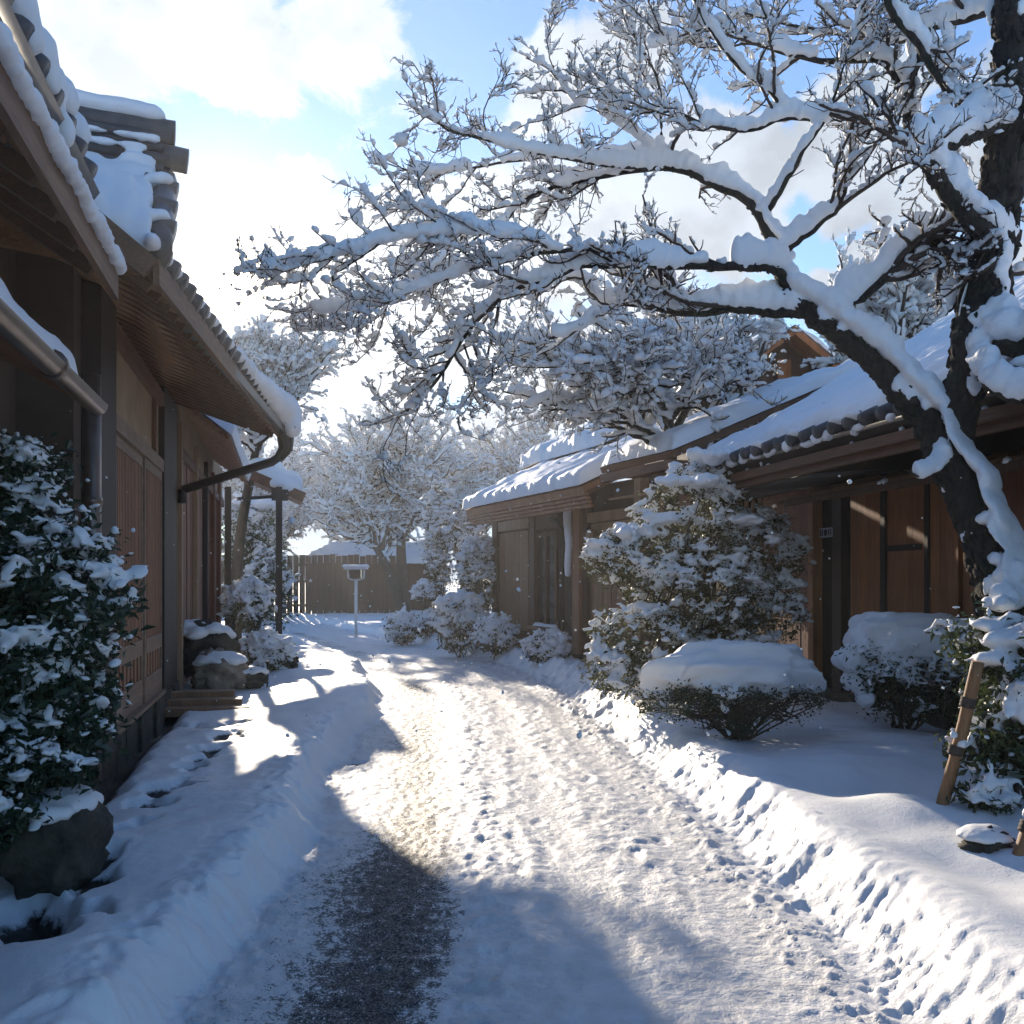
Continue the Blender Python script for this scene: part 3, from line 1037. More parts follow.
    m = MB(); m.bar(E0 + [0.02, 0, -0.07], E1 + [0.02, 0, -0.07], 0.04, 0.16); m.bar(E0 + [-0.01, -.02, -0.06], L0 + [0, -.02, -0.06], 0.05, 0.14)
    P(m, 'fascia_board', 'wood_beam')
    m = MB()
    n = 26
    roundel_row(m, E0 + [0.05, 0, 0.05], E1 + [0.05, 0, 0.05], n, 0.07, (1, 0, -0.5), 10, 0.3)
    # ridge: stacked courses of tile with round end tiles
    dr = (R0 - RL); dr /= np.linalg.norm(dr)
    for k, (w, hh) in enumerate(((0.46, 0.0), (0.38, 0.10), (0.30, 0.20), (0.24, 0.30))):
        m.bar(RL - dr * 3 + [0, 0, hh + 0.02], R0 + dr * (0.02 + 0.05 * (k % 2)) + [0, 0, hh + 0.02], w, 0.07)
    tube(m, [RL - dr * 3 + [0, 0, 0.42], R0 + [0, 0, 0.40], R0 + dr * 0.1 + [0, 0, 0.40]], 0.10, 12)
    tube(m, [R0 + dr * -0.1 + [0, -.03, 0.20], R0 + dr * 0.20 + [0, -.03, 0.18]], 0.10, 12)
    # hip edge
    hp = [R0 * (1 - f) + E0 * f + [0.03, 0, 0.05] for f in np.linspace(0.05, 1, 6)]
    tube(m, hp, 0.085, 10)
    for f in (0.28, 0.55, 0.8):
        p = R0 * (1 - f) + E0 * f + [0.05, 0, 0.08]
        tube(m, [p - [0.16, 0, -.04], p + [0.07, 0, -0.02]], 0.08, 12)
    P(m, 'roof_tile', 'tile', True, roof)
    m = MB()
    snow_slab(m, E0 + [-.06, -.02, .02], R0 + [-.06, -.06, .02], RL, L0 + [0, -.03, .02], 0.13, 90, 90, 3.0, lump=.7, edge=.12, terrace=.09)
    snow_slab(m, L0 + [0.02, -.03, .02], RL + [.02, 0, 0], RLL, LL, 0.14, 90, 90, 8.0, lump=.7, edge=.12, terrace=.09)
    C = [RL - dr * 3 + (R0 - RL + dr * 3) * f + [0, 0, 0.52] for f in np.linspace(0, 0.98, 80)]
    C = np.array(C); C[:, 2] += 0.03 * perlin(np.arange(80) * .13, np.zeros(80))
    blobs(m, C, np.tile([.12, .13, .09], (80, 1)), np.tile(dr, (80, 1)), ICO2, .04, .9)
    snow_slab(m, E0 + [-.03, .3, .06], E1 + [.02, 0, .06], R1, M0 + [-.02, 0.3, .05], 0.12, 110, 30, 1.0, edge=.14, lump=.5)
    # thick lumps hanging at the far end of the eave
    C, S = [], []
    for f in np.linspace(0.0, 1.0, 46):
        p = E0 * (1 - f) + E1 * f
        big = 0.06 + 0.20 * f ** 3
        C.append(p + [-.02 + .06 * f + rng.uniform(-.02, .03), 0, 0.07 + big * .4]); S.append((.15, big, big * 1.1))
    C.append(E1 + [0.10, -.1, 0.10]); S.append((.3, .2, .28)); C.append(E1 + [0.16, -.2, 0.0]); S.append((.22, .13, .24))
    blobs(m, C, S, np.tile([0, 1., 0], (len(C), 1)), ICO2, .05, .7)
        # snow clinging to the ridge courses and hip tiles
    q = 46
    f = rng.random(q); k = rng.integers(0, 3, q)
    C = RL - dr * 2 + (R0 - RL + dr * 2) * f[:, None] + np.column_stack([np.zeros(q), -.24 + .04 * k, .07 + .10 * k])
    lumpy_s = np.column_stack([rng.uniform(.05, .16, q), np.full(q, .05), rng.uniform(.02, .045, q)])
    blobs(m, C, lumpy_s, np.tile(dr, (q, 1)), ICO2, .1, .9)
    for f in (.30, .80):
        p = R0 * (1 - f) + E0 * f + [0.03, -.03, 0.15]
        blobs(m, [p, p + [-.07, -.03, -.02]], [[.09, .08, .05], [.08, .08, .05]], None, ICO2, .08, .9)
    o = P(m, 'roof_snow', 'snow', True, roof); remeshed(o, 0.024, 2)
    # gutter along the eave and downspout carried back to the wall
    m = MB(); m.bar(E0 + [0.08, 1.2, -0.06], E1 + [0.09, 0.05, -0.09], 0.09, 0.09)
    tube(m, [E1 + [0.09, -.12, -0.05], E1 + [0.09, -.12, -0.30], E1 + [0.0, -.15, -0.43]], [.12, .09, .06], 10)
    P(m, 'gutter', 'metal_dark')
    a = E1 + [0.07, -.15, -0.36]
    yq = FL.ypx(0.12, 184)
    b = np.array([0.10, yq, FL.zpy(0.10, yq, 490)])
    m = MB(); tube(m, [a + [0, 0, .08], a, a + (b - a) * .12 - [0, 0, .05], b], 0.055, 12)
    tube(m, [b, b + [0.0, -.02, -0.16]], 0.055, 12)
    P(m, 'downpipe', 'metal_dark', True)
    return e


house_lattice()


def house_porch():
    y0, y1 = 13.0, 22.0
    e = empty('porch_house', FL.world(0, y0, 0), 'red-brown boarded house with porch canopy beyond the lattice house on the left', 'house', rz=FL.th)

    def P(m, name, mat, smooth=False, par=None):
        return m.build(name, mat, par or e, (0, y0, 0), smooth)
    zw = 4.1
    m = MB(); m.box(-3.5, -0.06, y0 + .01, y1, 0, zw); P(m, 'wall', 'plaster_dark')
    m = MB(); planks(m, -0.06, 0.0, y0 + .01, y1, 0.15, 3.2, 0.28, 0.012, 0.012); P(m, 'boarding', 'wood_red')
    for px, mat in ((181, 'wood_tan'), (197, 'wood_tan'), (207, 'wood_black'), (214, 'wood_red'), (220, 'wood_red')):
        y = FL.ypx(0.07, px); m = MB(); m.box(-0.05, 0.08, y, y + 0.15, 0.1, 3.6); P(m, 'post', mat)
    m = MB(); m.box(-0.05, 0.06, y0 + .02, y1 - .02, 3.2, 3.34); P(m, 'beam', 'wood_beam')
    m = MB(); m.box(-0.05, 0.02, y0 + .02, y1 - .02, 3.34, 4.0); P(m, 'plaster_panel', 'plaster')
    # shingled pent roof
    m = MB()
    m.quadslab((0.62, y0 + .05, 3.50), (0.62, 19.3, 3.50), (-0.06, 19.3, 4.02), (-0.06, y0 + .05, 4.02), 0.03)
    for i in range(9):
        f = i / 9
        z = 3.5 + 0.52 * f; xx = 0.62 - 0.68 * f
        m.bar((xx, y0 + .03, z - 0.045), (xx, 19.3, z - 0.045), 0.05, 0.022)
    pr = P(m, 'pent_roof', 'wood_roof')
    m = MB(); snow_slab(m, (0.66, y0 + .2, 3.51), (0.66, 19.4, 3.51), (-0.04, 19.4, 4.05), (-0.04, y0 + .2, 4.05), .16, 70, 20, 4.0, edge=.1)
    P(m, 'pent_snow', 'snow', True, pr)
    # main roof above
    m = MB(); m.quadslab((0.15, 13.6, 4.15), (0.15, 22.2, 4.15), (-3.2, 22.2, 5.6), (-3.2, 13.6, 5.6), .1); rf = P(m, 'roof', 'wood_roof')
    m = MB(); snow_slab(m, (0.2, 13.6, 4.18), (0.2, 22.2, 4.18), (-3.2, 22.2, 5.64), (-3.2, 13.6, 5.64), .25, 60, 30, 6.0); P(m, 'roof_snow', 'snow', True, rf)
    # porch canopy leaning out over the lane
    a = FL.local(W(304, 496, 22.6)); b = FL.local(W(243, 470, 22.6))
    c = np.array([0, 1.7, 0])
    m = MB(); m.quadslab(a, a + c, b + c, b, 0.10)
    m.bar(a + [0, 0, -.03], b + [0, 0, -.03], .10, .22)
    cn = P(m, 'canopy', 'wood_beam')
    m = MB(); snow_slab(m, a + [-.1, .02, .03], a + [-.1, 1.7, .03], b + c + [0, 0, .02], b + [0, .02, .02], .45, 24, 30, 7.0, edge=.3, lump=.4)
    C = a + np.array([[-.32, .15, .16], [-.55, .12, .25], [-.2, .4, .12]]); blobs(m, C, [[.25, .22, .2]] * 3, None, ICO2, .08)
    o = P(m, 'canopy_snow', 'snow', True, cn); remeshed(o, .05, 4)
    for px in (228, 279):
        w = W(px, 640, 22.3); l = FL.local((w[0], w[1], 0)); top = FL.local(W(px, 487, 22.3))[2]
        m = MB(); m.box(l[0] - .07, l[0] + .07, l[1] - .07, l[1] + .07, 0.05, top)
        if px == 279:
            m.box(l[0] - .16, l[0] + .2, l[1] - .08, l[1] + .08, top - .3, top - .06)
            m.bar((l[0] - .9, l[1], top - .28), (l[0] - .16, l[1], top - .22), .06, .07)
        P(m, 'porch_post', 'wood_black')


house_porch()

# wooden plank step with stones before the lattice house
m = MB()
for k in range(3):
    yb_ = 11.35 + k * 0.30
    m.box(-0.02 + .01 * k, 0.95 - 0.1 * k, yb_, yb_ + 0.27, 0.10 + .06 * k, 0.19 + .06 * k)
st = m.build('plank_step', 'wood_grey', None)
st.location = FL.world(0, 0, 0); st.rotation_euler = (0, 0, FL.th)
tag(st, 'low weathered plank step at the foot of the lattice house, before the snowy stones', 'step')

# ------------------------------------------------------------------ right houses
FR = Frame(5.96, 0.2)


def house_right():
    e = empty('panelled_house', FR.world(0, 0, 0), 'wooden house on the right with orange-brown panels under a long snowy tile roof', 'house', rz=FR.th)

    def P(m, name, mat, smooth=False, par=None):
        return m.build(name, mat, par or e, smooth=smooth)
    y0, y1 = 1.0, 15.2
    m = MB(); m.box(0.12, 0.4, y0, y1, 0, 3.3); m.box(0.4, 8, y1 - .2, y1, 0, 3.3); P(m, 'wall', 'shade_black')  # wall coloured near-black for the shade inside the openings
    m = MB(); m.box(-0.15, 0.12, y0, y1, 0, 0.36); P(m, 'footing', 'stone')
    Y = lambda px, x=0.0: FR.ypx(x, px)
    zt = 2.72

    def board(px0, px1, x0, x1, z0, z1, mat, name, w=None):
        m = MB()
        ya, yb = Y(px1, x0), Y(px0, x0)
        if w:
            planks(m, x0, x1, ya, yb, z0, z1, w, 0.004, 0.004)
        else:
            m.box(x0, x1, ya, yb, z0, z1)
        return P(m, name, mat)
    board(706, 763, 0.02, 0.06, 0.36, 1.92, 'wood_dark', 'boarding', 0.2)
    # slatted window above the boards
    m = MB()
    ya, yb = Y(763, 0), Y(706, 0)
    for i in range(9):
        yy = ya + (i + .5) * (yb - ya) / 9
        m.box(0.0, 0.03, yy - .05, yy + .05, 1.98, zt)
    win = P(m, 'slatted_window', 'wood_grey')
    m = MB(); m.box(0.06, 0.08, ya, yb, 1.93, zt); P(m, 'pane', 'glass_dark', par=win)
    board(763, 808, 0.0, 0.05, 0.36, zt, 'wood_red', 'boarding', 0.22)
    board(808, 813, -0.05, 0.07, 0.36, zt, 'wood_panel', 'post')
    board(832, 841, 0.04, 0.12, 0.36, zt, 'wood_black', 'post')
    board(850, 880, -0.02, 0.04, 0.36, zt, 'wood_panel', 'sliding_panel', 0.3)
    board(880, 884.5, -0.05, 0.06, 0.36, zt, 'wood_black', 'post')
    d = board(884.5, 924, -0.02, 0.03, 0.36, zt, 'wood_panel', 'sliding_panel', 0.28)
    zr = FR.zpy(0, Y(900), 548)
    m = MB(); m.box(-0.035, -0.021, Y(924) + .003, Y(884.5) - .003, zr - .03, zr + .03); P(m, 'mid_rail', 'wood_black', par=d)
    board(924, 927.5, -0.05, 0.06, 0.36, zt, 'wood_black', 'post')
    board(927.5, 958, -0.02, 0.03, 0.36, zt, 'wood_panel', 'sliding_panel', 0.26)
    board(963, 985, -0.02, 0.03, 0.36, zt, 'wood_panel', 'sliding_panel', 0.26)
    board(985, 990, -0.05, 0.06, 0.36, zt, 'wood_black', 'post')
    board(990, 1060, -0.02, 0.03, 0.36, zt, 'wood_red', 'sliding_panel', 0.24)
    board(1060, 2200, -0.01, 0.03, 0.36, zt, 'wood_red', 'boarding', 0.24)
    # upper wall and beams
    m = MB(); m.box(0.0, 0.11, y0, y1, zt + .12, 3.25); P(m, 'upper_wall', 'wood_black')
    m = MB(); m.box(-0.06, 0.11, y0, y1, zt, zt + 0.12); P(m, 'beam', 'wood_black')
    # thin pent awning on brackets
    xa = -0.66
    za = 2.50
    ya1 = Y(778, xa)
    m = MB()
    m.quadslab((xa, y0, za), (xa, ya1, za), (-0.0, ya1, za + .20), (-0.0, y0, za + .20), 0.025)
    m.box(xa - .03, xa + .02, y0, ya1 - .2, za - .055, za + .012)
    aw = P(m, 'awning', 'wood_dark')
    m = MB(); m.bar((xa + .02, y0, za + .03), (xa + .02, ya1 + .25, za + .03), .05, .03)
    m.bar((-.30, y0, za + .13), (-.30, ya1, za + .13), .05, .04)
    P(m, 'awning_batten', 'wood_grey', par=aw)
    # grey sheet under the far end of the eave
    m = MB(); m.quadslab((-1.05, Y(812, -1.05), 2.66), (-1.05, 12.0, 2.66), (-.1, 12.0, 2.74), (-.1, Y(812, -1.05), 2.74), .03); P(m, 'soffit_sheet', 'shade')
    # small name plate beside the door
    ya, yb = Y(832, 0.03), Y(815.5, 0.03)
    zs = FR.zpy(0.03, ya, 532)
    m = MB(); m.box(0.03, 0.05, ya, yb, zs - .055, zs + .055); sg = P(m, 'name_plate', 'sign')
    m = MB()
    n = 4
    for i in range(n):
        c = ya + (yb - ya) * (i + .5) / n; w = (yb - ya) / n * .36
        m.box(.026, .0295, c - w, c + w, zs + .028, zs + .036); m.box(.026, .0295, c - w, c + w, zs - .036, zs - .028)
        m.box(.026, .0293, c - w, c - w + .02, zs - .028, zs + .028); m.box(.026, .0293, c + w - .02, c + w, zs - .028, zs + .028)
        if i % 2 == 0: m.box(.026, .0294, c - w + .02, c + w - .02, zs - .004, zs + .004)
        else: m.box(.026, .0294, c - .008, c + .008, zs - .028, zs + .028)
    P(m, 'lettering', 'ink', par=sg)
    # ---- roof
    xe, ze, ye = -1.27, 2.88, 12.35
    xr, zr_ = 3.0, 5.25
    m = MB()
    m.quadslab((xe, y0 - 2, ze), (xe, ye, ze), (xr, ye, zr_), (xr, y0 - 2, zr_), .10)
    m.quadslab((xr, y0 - 2, zr_), (xr, ye, zr_), (xr + 4.3, ye, ze), (xr + 4.3, y0 - 2, ze), .10)
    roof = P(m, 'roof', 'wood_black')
    m = MB()
    for y in np.arange(y0, ye, .38): m.bar((xe + .02, y, ze - .13), (0.05, y, ze + .62), .05, .06)
    P(m, 'rafter', 'wood_beam', par=roof)
    m = MB()
    m.box(xe - .02, xe + .04, y0 - 2, ye, ze - .17, ze - .085); m.box(xe + .05, xe + .10, y0 - 2, ye, ze - .24, ze - .16)
    P(m, 'fascia_board', 'wood_beam')
    # gable infill towards the far side
    m = MB(); m.add([(xe + .4, ye - .35, ze), (xr, ye - .35, zr_ - .15), (xr + 4, ye - .35, ze)], [(0, 1, 2)]); m.box(.2, 8, ye - .36, ye - .3, 0, 3.0); P(m, 'gable', 'wood_dark')
    nt_ = 52
    m = MB()
    roundel_row(m, (xe - .15, y0 - 2, ze + .055), (xe - .15, ye, ze + .055), nt_, .060, (-1, 0, -.45), 10, .3)
    m.quadslab((xe - .06, y0 - 2, ze + .02), (xe - .06, ye, ze + .02), (xe + .3, ye, ze + .22), (xe + .3, y0 - 2, ze + .22), .04)
    P(m, 'eave_tile', 'tile', True, roof)
    m = MB()
    snow_slab(m, (xe - .03, y0 - 2, ze + .05), (xe - .03, ye + .08, ze + .05), (xr, ye + .08, zr_ + .05), (xr, y0 - 2, zr_ + .05), .17, 420, 90, 2.5, ripple=.012, rip_n=nt_, edge=.16, lump=.22)
    snow_slab(m, (xr + 4.3, y0 - 2, ze + .03), (xr + 4.3, ye + .08, ze + .03), (xr, ye + .08, zr_ + .05), (xr, y0 - 2, zr_ + .05), .17, 60, 30, 3.5)
    # lumps spilling between the tile ends
    C, S = [], []
    for i in range(nt_ + 1):
        y = y0 - 2 + (ye - y0 + 2) * i / nt_
        for _ in range(rng.integers(0, 4)):
            C.append((xe - .09 + rng.normal(0, .02), y + rng.normal(0, .06), ze + .02 + rng.normal(0, .018))); S.append((rng.uniform(.03, .10), rng.uniform(.03, .06), rng.uniform(.025, .06)))
        if rng.random() < .35:
            C.append((xe - .10, y + .12, ze + .12)); S.append((.09, .08, .05))
    blobs(m, C, S, np.tile([0, 1., 0], (len(C), 1)), ICO2, .08, .9)
    # snow crust and drips along the boards under the eave
    n = 26
    yy = rng.uniform(4, 12, n)
    C = np.stack([np.full(n, xe + .0), yy, np.full(n, ze - .08) + rng.normal(0, .01, n)], 1)
    blobs(m, C, np.stack([rng.uniform(.02, .05, n), np.full(n, .02), rng.uniform(.015, .04, n)], 1), np.tile([0, 1., 0], (n, 1)), ICO1, .2, .9)
    n = 9
    yy = rng.uniform(6, 11, n)
    blobs(m, np.stack([np.full(n, xa - .02), yy, np.full(n, za + .02)], 1), np.stack([rng.uniform(.02, .07, n), np.full(n, .025), rng.uniform(.02, .04, n)], 1), np.tile([0, 1., 0], (n, 1)), ICO1, .2, .9)
    P(m, 'roof_snow', 'snow_roof', True, roof)


house_right()

FM = Frame(8.2, 0.4)


def house_middle():
    e = empty('boarded_house', FM.world(0, 0, 0), 'grey-brown boarded house in the middle, where the lane bends, with snowy roof', 'house', rz=FM.th)

    def P(m, name, mat, smooth=False, par=None):
        return m.build(name, mat, par or e, smooth=smooth)
    Y = lambda px, x=0.0: FM.ypx(x, px)
    y1 = Y(492); y0 = Y(690)
    m = MB(); m.box(.12, .35, y0, y1, 0, 3.25); m.box(.35, 6, y1 - .2, y1, 0, 3.25); P(m, 'wall', 'plaster_dark')
    m = MB(); m.box(-.10, .12, y0, y1, 0, .34); P(m, 'footing', 'stone')

    def bd(px0, px1, z0, z1, mat, name, x0=0.0, x1=.10, w=None):
        ya, yb = Y(px1, x0), Y(px0, x0)
        m = MB()
        if w: planks(m, x0, x1, ya, yb, z0, z1, w, .01, .012)
        else: m.box(x0, x1, ya, yb, z0, z1)
        return P(m, name, mat)
    bd(492, 497, .1, 3.1, 'wood_dark', 'post', -.04)
    bd(498, 528, .62, 2.62, 'wood_grey', 'shutter', .0, .05, .24)
    bd(498, 528, 2.66, 2.86, 'wood_tan', 'lintel', -.03, .09)
    bd(497, 530, .34, .58, 'wood_dark', 'sill_board', -.05, .09)
    bd(529, 534, .1, 3.1, 'wood_dark', 'post', -.05)
    w = bd(535, 556, .75, 2.55, 'glass_dark', 'window', .04, .08)
    m = MB()
    ya, yb = Y(556), Y(535)
    for yy in (ya + .03, (ya + yb) / 2, yb - .03): m.box(.0, .038, yy - .03, yy + .03, .75, 2.55)
    for z in (.78, 2.5): m.box(.002, .036, ya + .062, yb - .062, z - .03, z + .03)
    P(m, 'window_frame', 'wood_dark', par=w)
    m = MB(); m.box(-.16, .0, Y(558), Y(533), .70, .76); P(m, 'window_sill', 'wood_grey')
    m = MB(); snow_slab(m, (-.16, Y(558, -.16), .765), (-.16, Y(533, -.16), .765), (0, Y(533), .765), (0, Y(558), .765), .05, 14, 8, 1., edge=.04); P(m, 'sill_snow', 'snow', True)
    bd(533, 558, 2.6, 3.0, 'wood_dark', 'lintel', -.02, .09)
    bd(533, 558, .34, .68, 'wood_dark', 'boarding', 0, .07, .2)
    # rain pipe with a curved head and a slab of snow frozen against the post
    yp = Y(562, -.15)
    m = MB(); tube(m, [(-.15, yp + .5, 2.75), (-.15, yp + .2, 2.72), (-.15, yp + .04, 2.55), (-.15, yp, 2.2), (-.15, yp, .3)], .045, 10); P(m, 'downpipe', 'metal_dark', True)
    m = MB(); zs = np.linspace(1.75, 2.95, 26)
    blobs(m, np.stack([np.full(26, -.14), np.full(26, Y(568, -.14)) + .06 * perlin(zs * 2, zs * 0), zs], 1), np.stack([np.full(26, .07), .06 + .07 * (zs - 1.75) / 1.2, np.full(26, .07)], 1), np.tile([1., 0, 0], (26, 1)), ICO2, .05, 1)
    o = P(m, 'frozen_snow', 'snow', True); remeshed(o, .03, 3)
    bd(572, 579, .1, 3.2, 'wood_lattice', 'post', -.10, .10)
    bd(581, 586, .1, 3.2, 'wood_dark', 'post', -.04, .10)
    bd(586, 634, 1.95, 2.6, 'plaster', 'plaster_panel', .05, .10)
    bd(586, 634, 1.80, 1.93, 'wood_dark', 'beam', -.0, .10)
    bd(586, 634, 2.62, 2.78, 'wood_tan', 'lintel', -.03, .09)
    bd(586, 634, .36, 1.78, 'wood_grey', 'boarding', .03, .08, .16)
    bd(634, 640, .1, 3.2, 'wood_tan', 'post', -.06)
    bd(641, 690, .36, 2.6, 'wood_dark', 'boarding', .0, .06, .2)
    bd(641, 690, 2.62, 2.85, 'wood_lattice', 'lintel', -.04, .09)
    # round object hung on the wall
    yb_ = Y(592, -.05); zb = FM.zpy(-.05, yb_, 536)
    m = MB(); tube(m, [(-.02, yb_, zb), (-.10, yb_, zb), (-.13, yb_, zb)], [.12, .12, .08], 18); P(m, 'round_plaque', 'wood_tan', True)
    # lower roof with thatch-like shingle edge, near bay roof, and upper roof
    xe, ze = -.85, 3.08
    ya, yb = Y(582, xe), Y(465, xe)
    m = MB()
    m.quadslab((xe, ya, ze), (xe, yb, ze), (2.2, yb, ze + 1.35), (2.2, ya, ze + 1.35), .09)
    for k in range(4):
        m.box(xe + .03 + .03 * k, xe + .12 + .03 * k, ya, yb, ze - .13 - .06 * k, ze - .085 - .06 * k)
    rf = P(m, 'roof', 'wood_lattice')
    m = MB()
    for y in np.arange(ya + .1, yb, .3): m.bar((xe + .1, y, ze - .10), (.1, y, ze + .33), .06, .07)
    P(m, 'rafter', 'wood_beam', par=rf)
    m = MB(); snow_slab(m, (xe - .05, ya, ze + .02), (xe - .05, yb + .1, ze + .02), (2.2, yb + .1, ze + 1.38), (2.2, ya, ze + 1.38), .22, 110, 40, 9., edge=.2, lump=.3)
    P(m, 'roof_snow', 'snow', True, rf)
    xe2, ze2 = -.95, 3.28
    yc, yd = Y(672, xe2), Y(600, xe2)
    m = MB(); m.quadslab((xe2, yc, ze2), (xe2, yd, ze2), (2.2, yd, ze2 + 1.3), (2.2, yc, ze2 + 1.3), .09)
    m.box(xe2, xe2 + .05, yc, yd, ze2 - .22, ze2 - .10); m.box(xe2 + .06, xe2 + .6, yc, yd, ze2 - .14, ze2 - .11)
    rf2 = P(m, 'bay_roof', 'wood_beam')
    m = MB(); snow_slab(m, (xe2 + .02, yc, ze2 + .02), (xe2 + .02, yd, ze2 + .02), (2.2, yd, ze2 + 1.32), (2.2, yc, ze2 + 1.32), .18, 60, 30, 12., edge=.15)
    P(m, 'bay_snow', 'snow', True, rf2)
    yu = Y(600, .9)
    m = MB(); m.quadslab((.9, yu, ze + 1.05), (.9, yb + 1.2, ze + 1.05), (4.2, yb + 1.2, ze + 2.5), (4.2, yu, ze + 2.5), .12)
    m.box(.95, 1.0, yu, yb + 1.2, ze + .5, ze + 1.0)
    rf3 = P(m, 'upper_roof', 'wood_dark')
    m = MB(); snow_slab(m, (.85, yu, ze + 1.08), (.85, yb + 1.25, ze + 1.08), (4.2, yb + 1.25, ze + 2.55), (4.2, yu, ze + 2.55), .28, 70, 30, 15., edge=.2)
    P(m, 'upper_snow', 'snow', True, rf3)
    # slim pole awning under the bay
    m = MB(); m.bar((-.9, Y(705, -.9), 2.78), (-.9, Y(610, -.9), 2.80), .05, .03); P(m, 'awning_batten', 'wood_grey')


house_middle()


def gable_house():
    """upper gable seen over the right-hand roof"""
    Yc = 19.0
    c = W(790, 388, Yc)
    e = empty('gabled_house', (c[0], Yc, 0), 'brown gable of a taller house rising behind the snowy roofs on the right', 'house', rz=R(12))

    def P(m, name, mat, smooth=False, par=None): return m.build(name, mat, par or e, smooth=smooth)
    zt = H + (HOR - 330) / F * Yc
    ze = H + (HOR - 370) / F * Yc
    hw = 1.1
    m = MB(); m.box(-hw, hw, .3, 6, 0, ze - .1); m.add([(-hw, .3, ze - .1), (hw, .3, ze - .1), (0, .3, zt - .1)], [(0, 1, 2)]); P(m, 'wall', 'wood_dark')
    m = MB(); m.box(-.14, .14, .22, .29, ze - .35, ze + .25); P(m, 'gable_vent', 'wood_panel')
    m = MB()
    for s in (-1, 1):
        m.quadslab((s * (hw + .45), -.2, ze - .32), (s * (hw + .45), 6, ze - .32), (0, 6, zt + .02), (0, -.2, zt + .02), .12)
    rf = P(m, 'roof', 'wood_panel')
    m = MB()
    for s in (-1, 1):
        snow_slab(m, (s * (hw + .5), -.2, ze - .30), (s * (hw + .5), 6, ze - .30), (0, 6, zt + .05), (0, -.2, zt + .05), .16, 30, 20, 3. + s, edge=.12)
    P(m, 'roof_snow', 'snow', True, rf)
    m = MB(); m.quadslab((-2.2, -.9, ze - .95), (2.2, -.9, ze - .95), (2.2, .3, ze - .5), (-2.2, .3, ze - .5), .08); lr = P(m, 'lower_roof', 'tile')
    m = MB(); snow_slab(m, (-2.2, -.95, ze - .93), (2.2, -.95, ze - .93), (2.2, .2, ze - .52), (-2.2, .2, ze - .52), .1, 40, 14, 1., edge=.08); P(m, 'lower_snow', 'snow', True, lr)


gable_house()


def far_house():
    e = empty('distant_house', (-7.6, 50, 0), 'dim brown house with snowy gable roof closing the end of the lane', 'house', rz=R(8))

    def P(m, name, mat, smooth=False, par=None): return m.build(name, mat, par or e, smooth=smooth)
    m = MB(); m.box(-2.6, 3.6, .3, 4, 0, 3.0); P(m, 'wall', 'wood_dark')
    m = MB(); planks(m, 0, .05, -2.6, 3.6, 0, 2.5, .3, .02, .02)
    mm = MB()
    for v, f in zip(m.v, m.f): mm.v.append(np.stack([v[:, 1], .25 - v[:, 0], v[:, 2]], 1)); mm.f.append(f)
    P(mm, 'boarding', 'wood_dark')
    m = MB(); m.quadslab((-3.2, -.6, 2.5), (4.2, -.6, 2.5), (4.2, 3, 3.5), (-1.5, 3, 3.5), .14); rf = P(m, 'roof', 'wood_dark')
    m = MB(); snow_slab(m, (-3.2, -.65, 2.52), (4.2, -.65, 2.52), (4.2, 3, 3.55), (-1.5, 3, 3.55), .22, 40, 24, 2., edge=.2); P(m, 'roof_snow', 'snow', True, rf)


far_house()


def far_fence():
    e = empty('board_fence', (-9.4, 45, 0), 'dark board fence behind the lamp at the end of the lane', 'fence', rz=R(6))
    for i in range(36):
        m = MB(); x = -5.3 + i * .27
        m.box(x, x + rng.uniform(.235, .266), -.02 + rng.uniform(-.015, .015), .02, .0, 2.8 + rng.uniform(-.05, .05)); m.build('fence_board', 'wood_dark', e)
    for z in (.5, 1.6):
        m = MB(); m.box(-5.3, 4.4, .03, .09, z, z + .1); m.build('rail', 'wood_dark', e)


far_fence()


def lamp():
    Yc = 29.0
    p = W(356, 636, Yc)
    z0 = gz(p[0], Yc)
    e = empty('lane_lamp', (p[0], Yc, z0 - .1), 'thin white lamp post with flat snow-capped top at the bend of the lane', 'lamp')
    zt = H + (HOR - 579) / F * Yc - z0 + .1
    m = MB(); tube(m, [(0, 0, 0), (0, 0, zt)], .045, 12); m.build('pole', 'metal_pale', e, smooth=True)
    m = MB(); tube(m, [(-.24, 0, zt + .26), (-.22, 0, zt + .02), (-.1, 0, zt - .02), (.1, 0, zt - .02), (.22, 0, zt + .02), (.24, 0, zt + .26)], .025, 8); m.build('bracket', 'metal_pale', e, smooth=True)
    m = MB(); m.box(-.15, .15, -.1, .1, zt + .03, zt + .27); m.build('lamp_glass', 'glass_dark', e)
    m = MB(); m.box(-.33, .33, -.18, .18, zt + .28, zt + .335); m.box(-.36, .36, -.2, .2, zt + .337, zt + .36); m.build('lamp_head', 'metal_pale', e)
    m = MB(); snow_slab(m, (-.38, -.2, zt + .36), (.38, -.2, zt + .36), (.38, .2, zt + .36), (-.38, .2, zt + .36), .06, 20, 14, 1., edge=.1); m.build('snow_cap', 'snow', e, smooth=True)


lamp()

# ------------------------------------------------------------------ trees


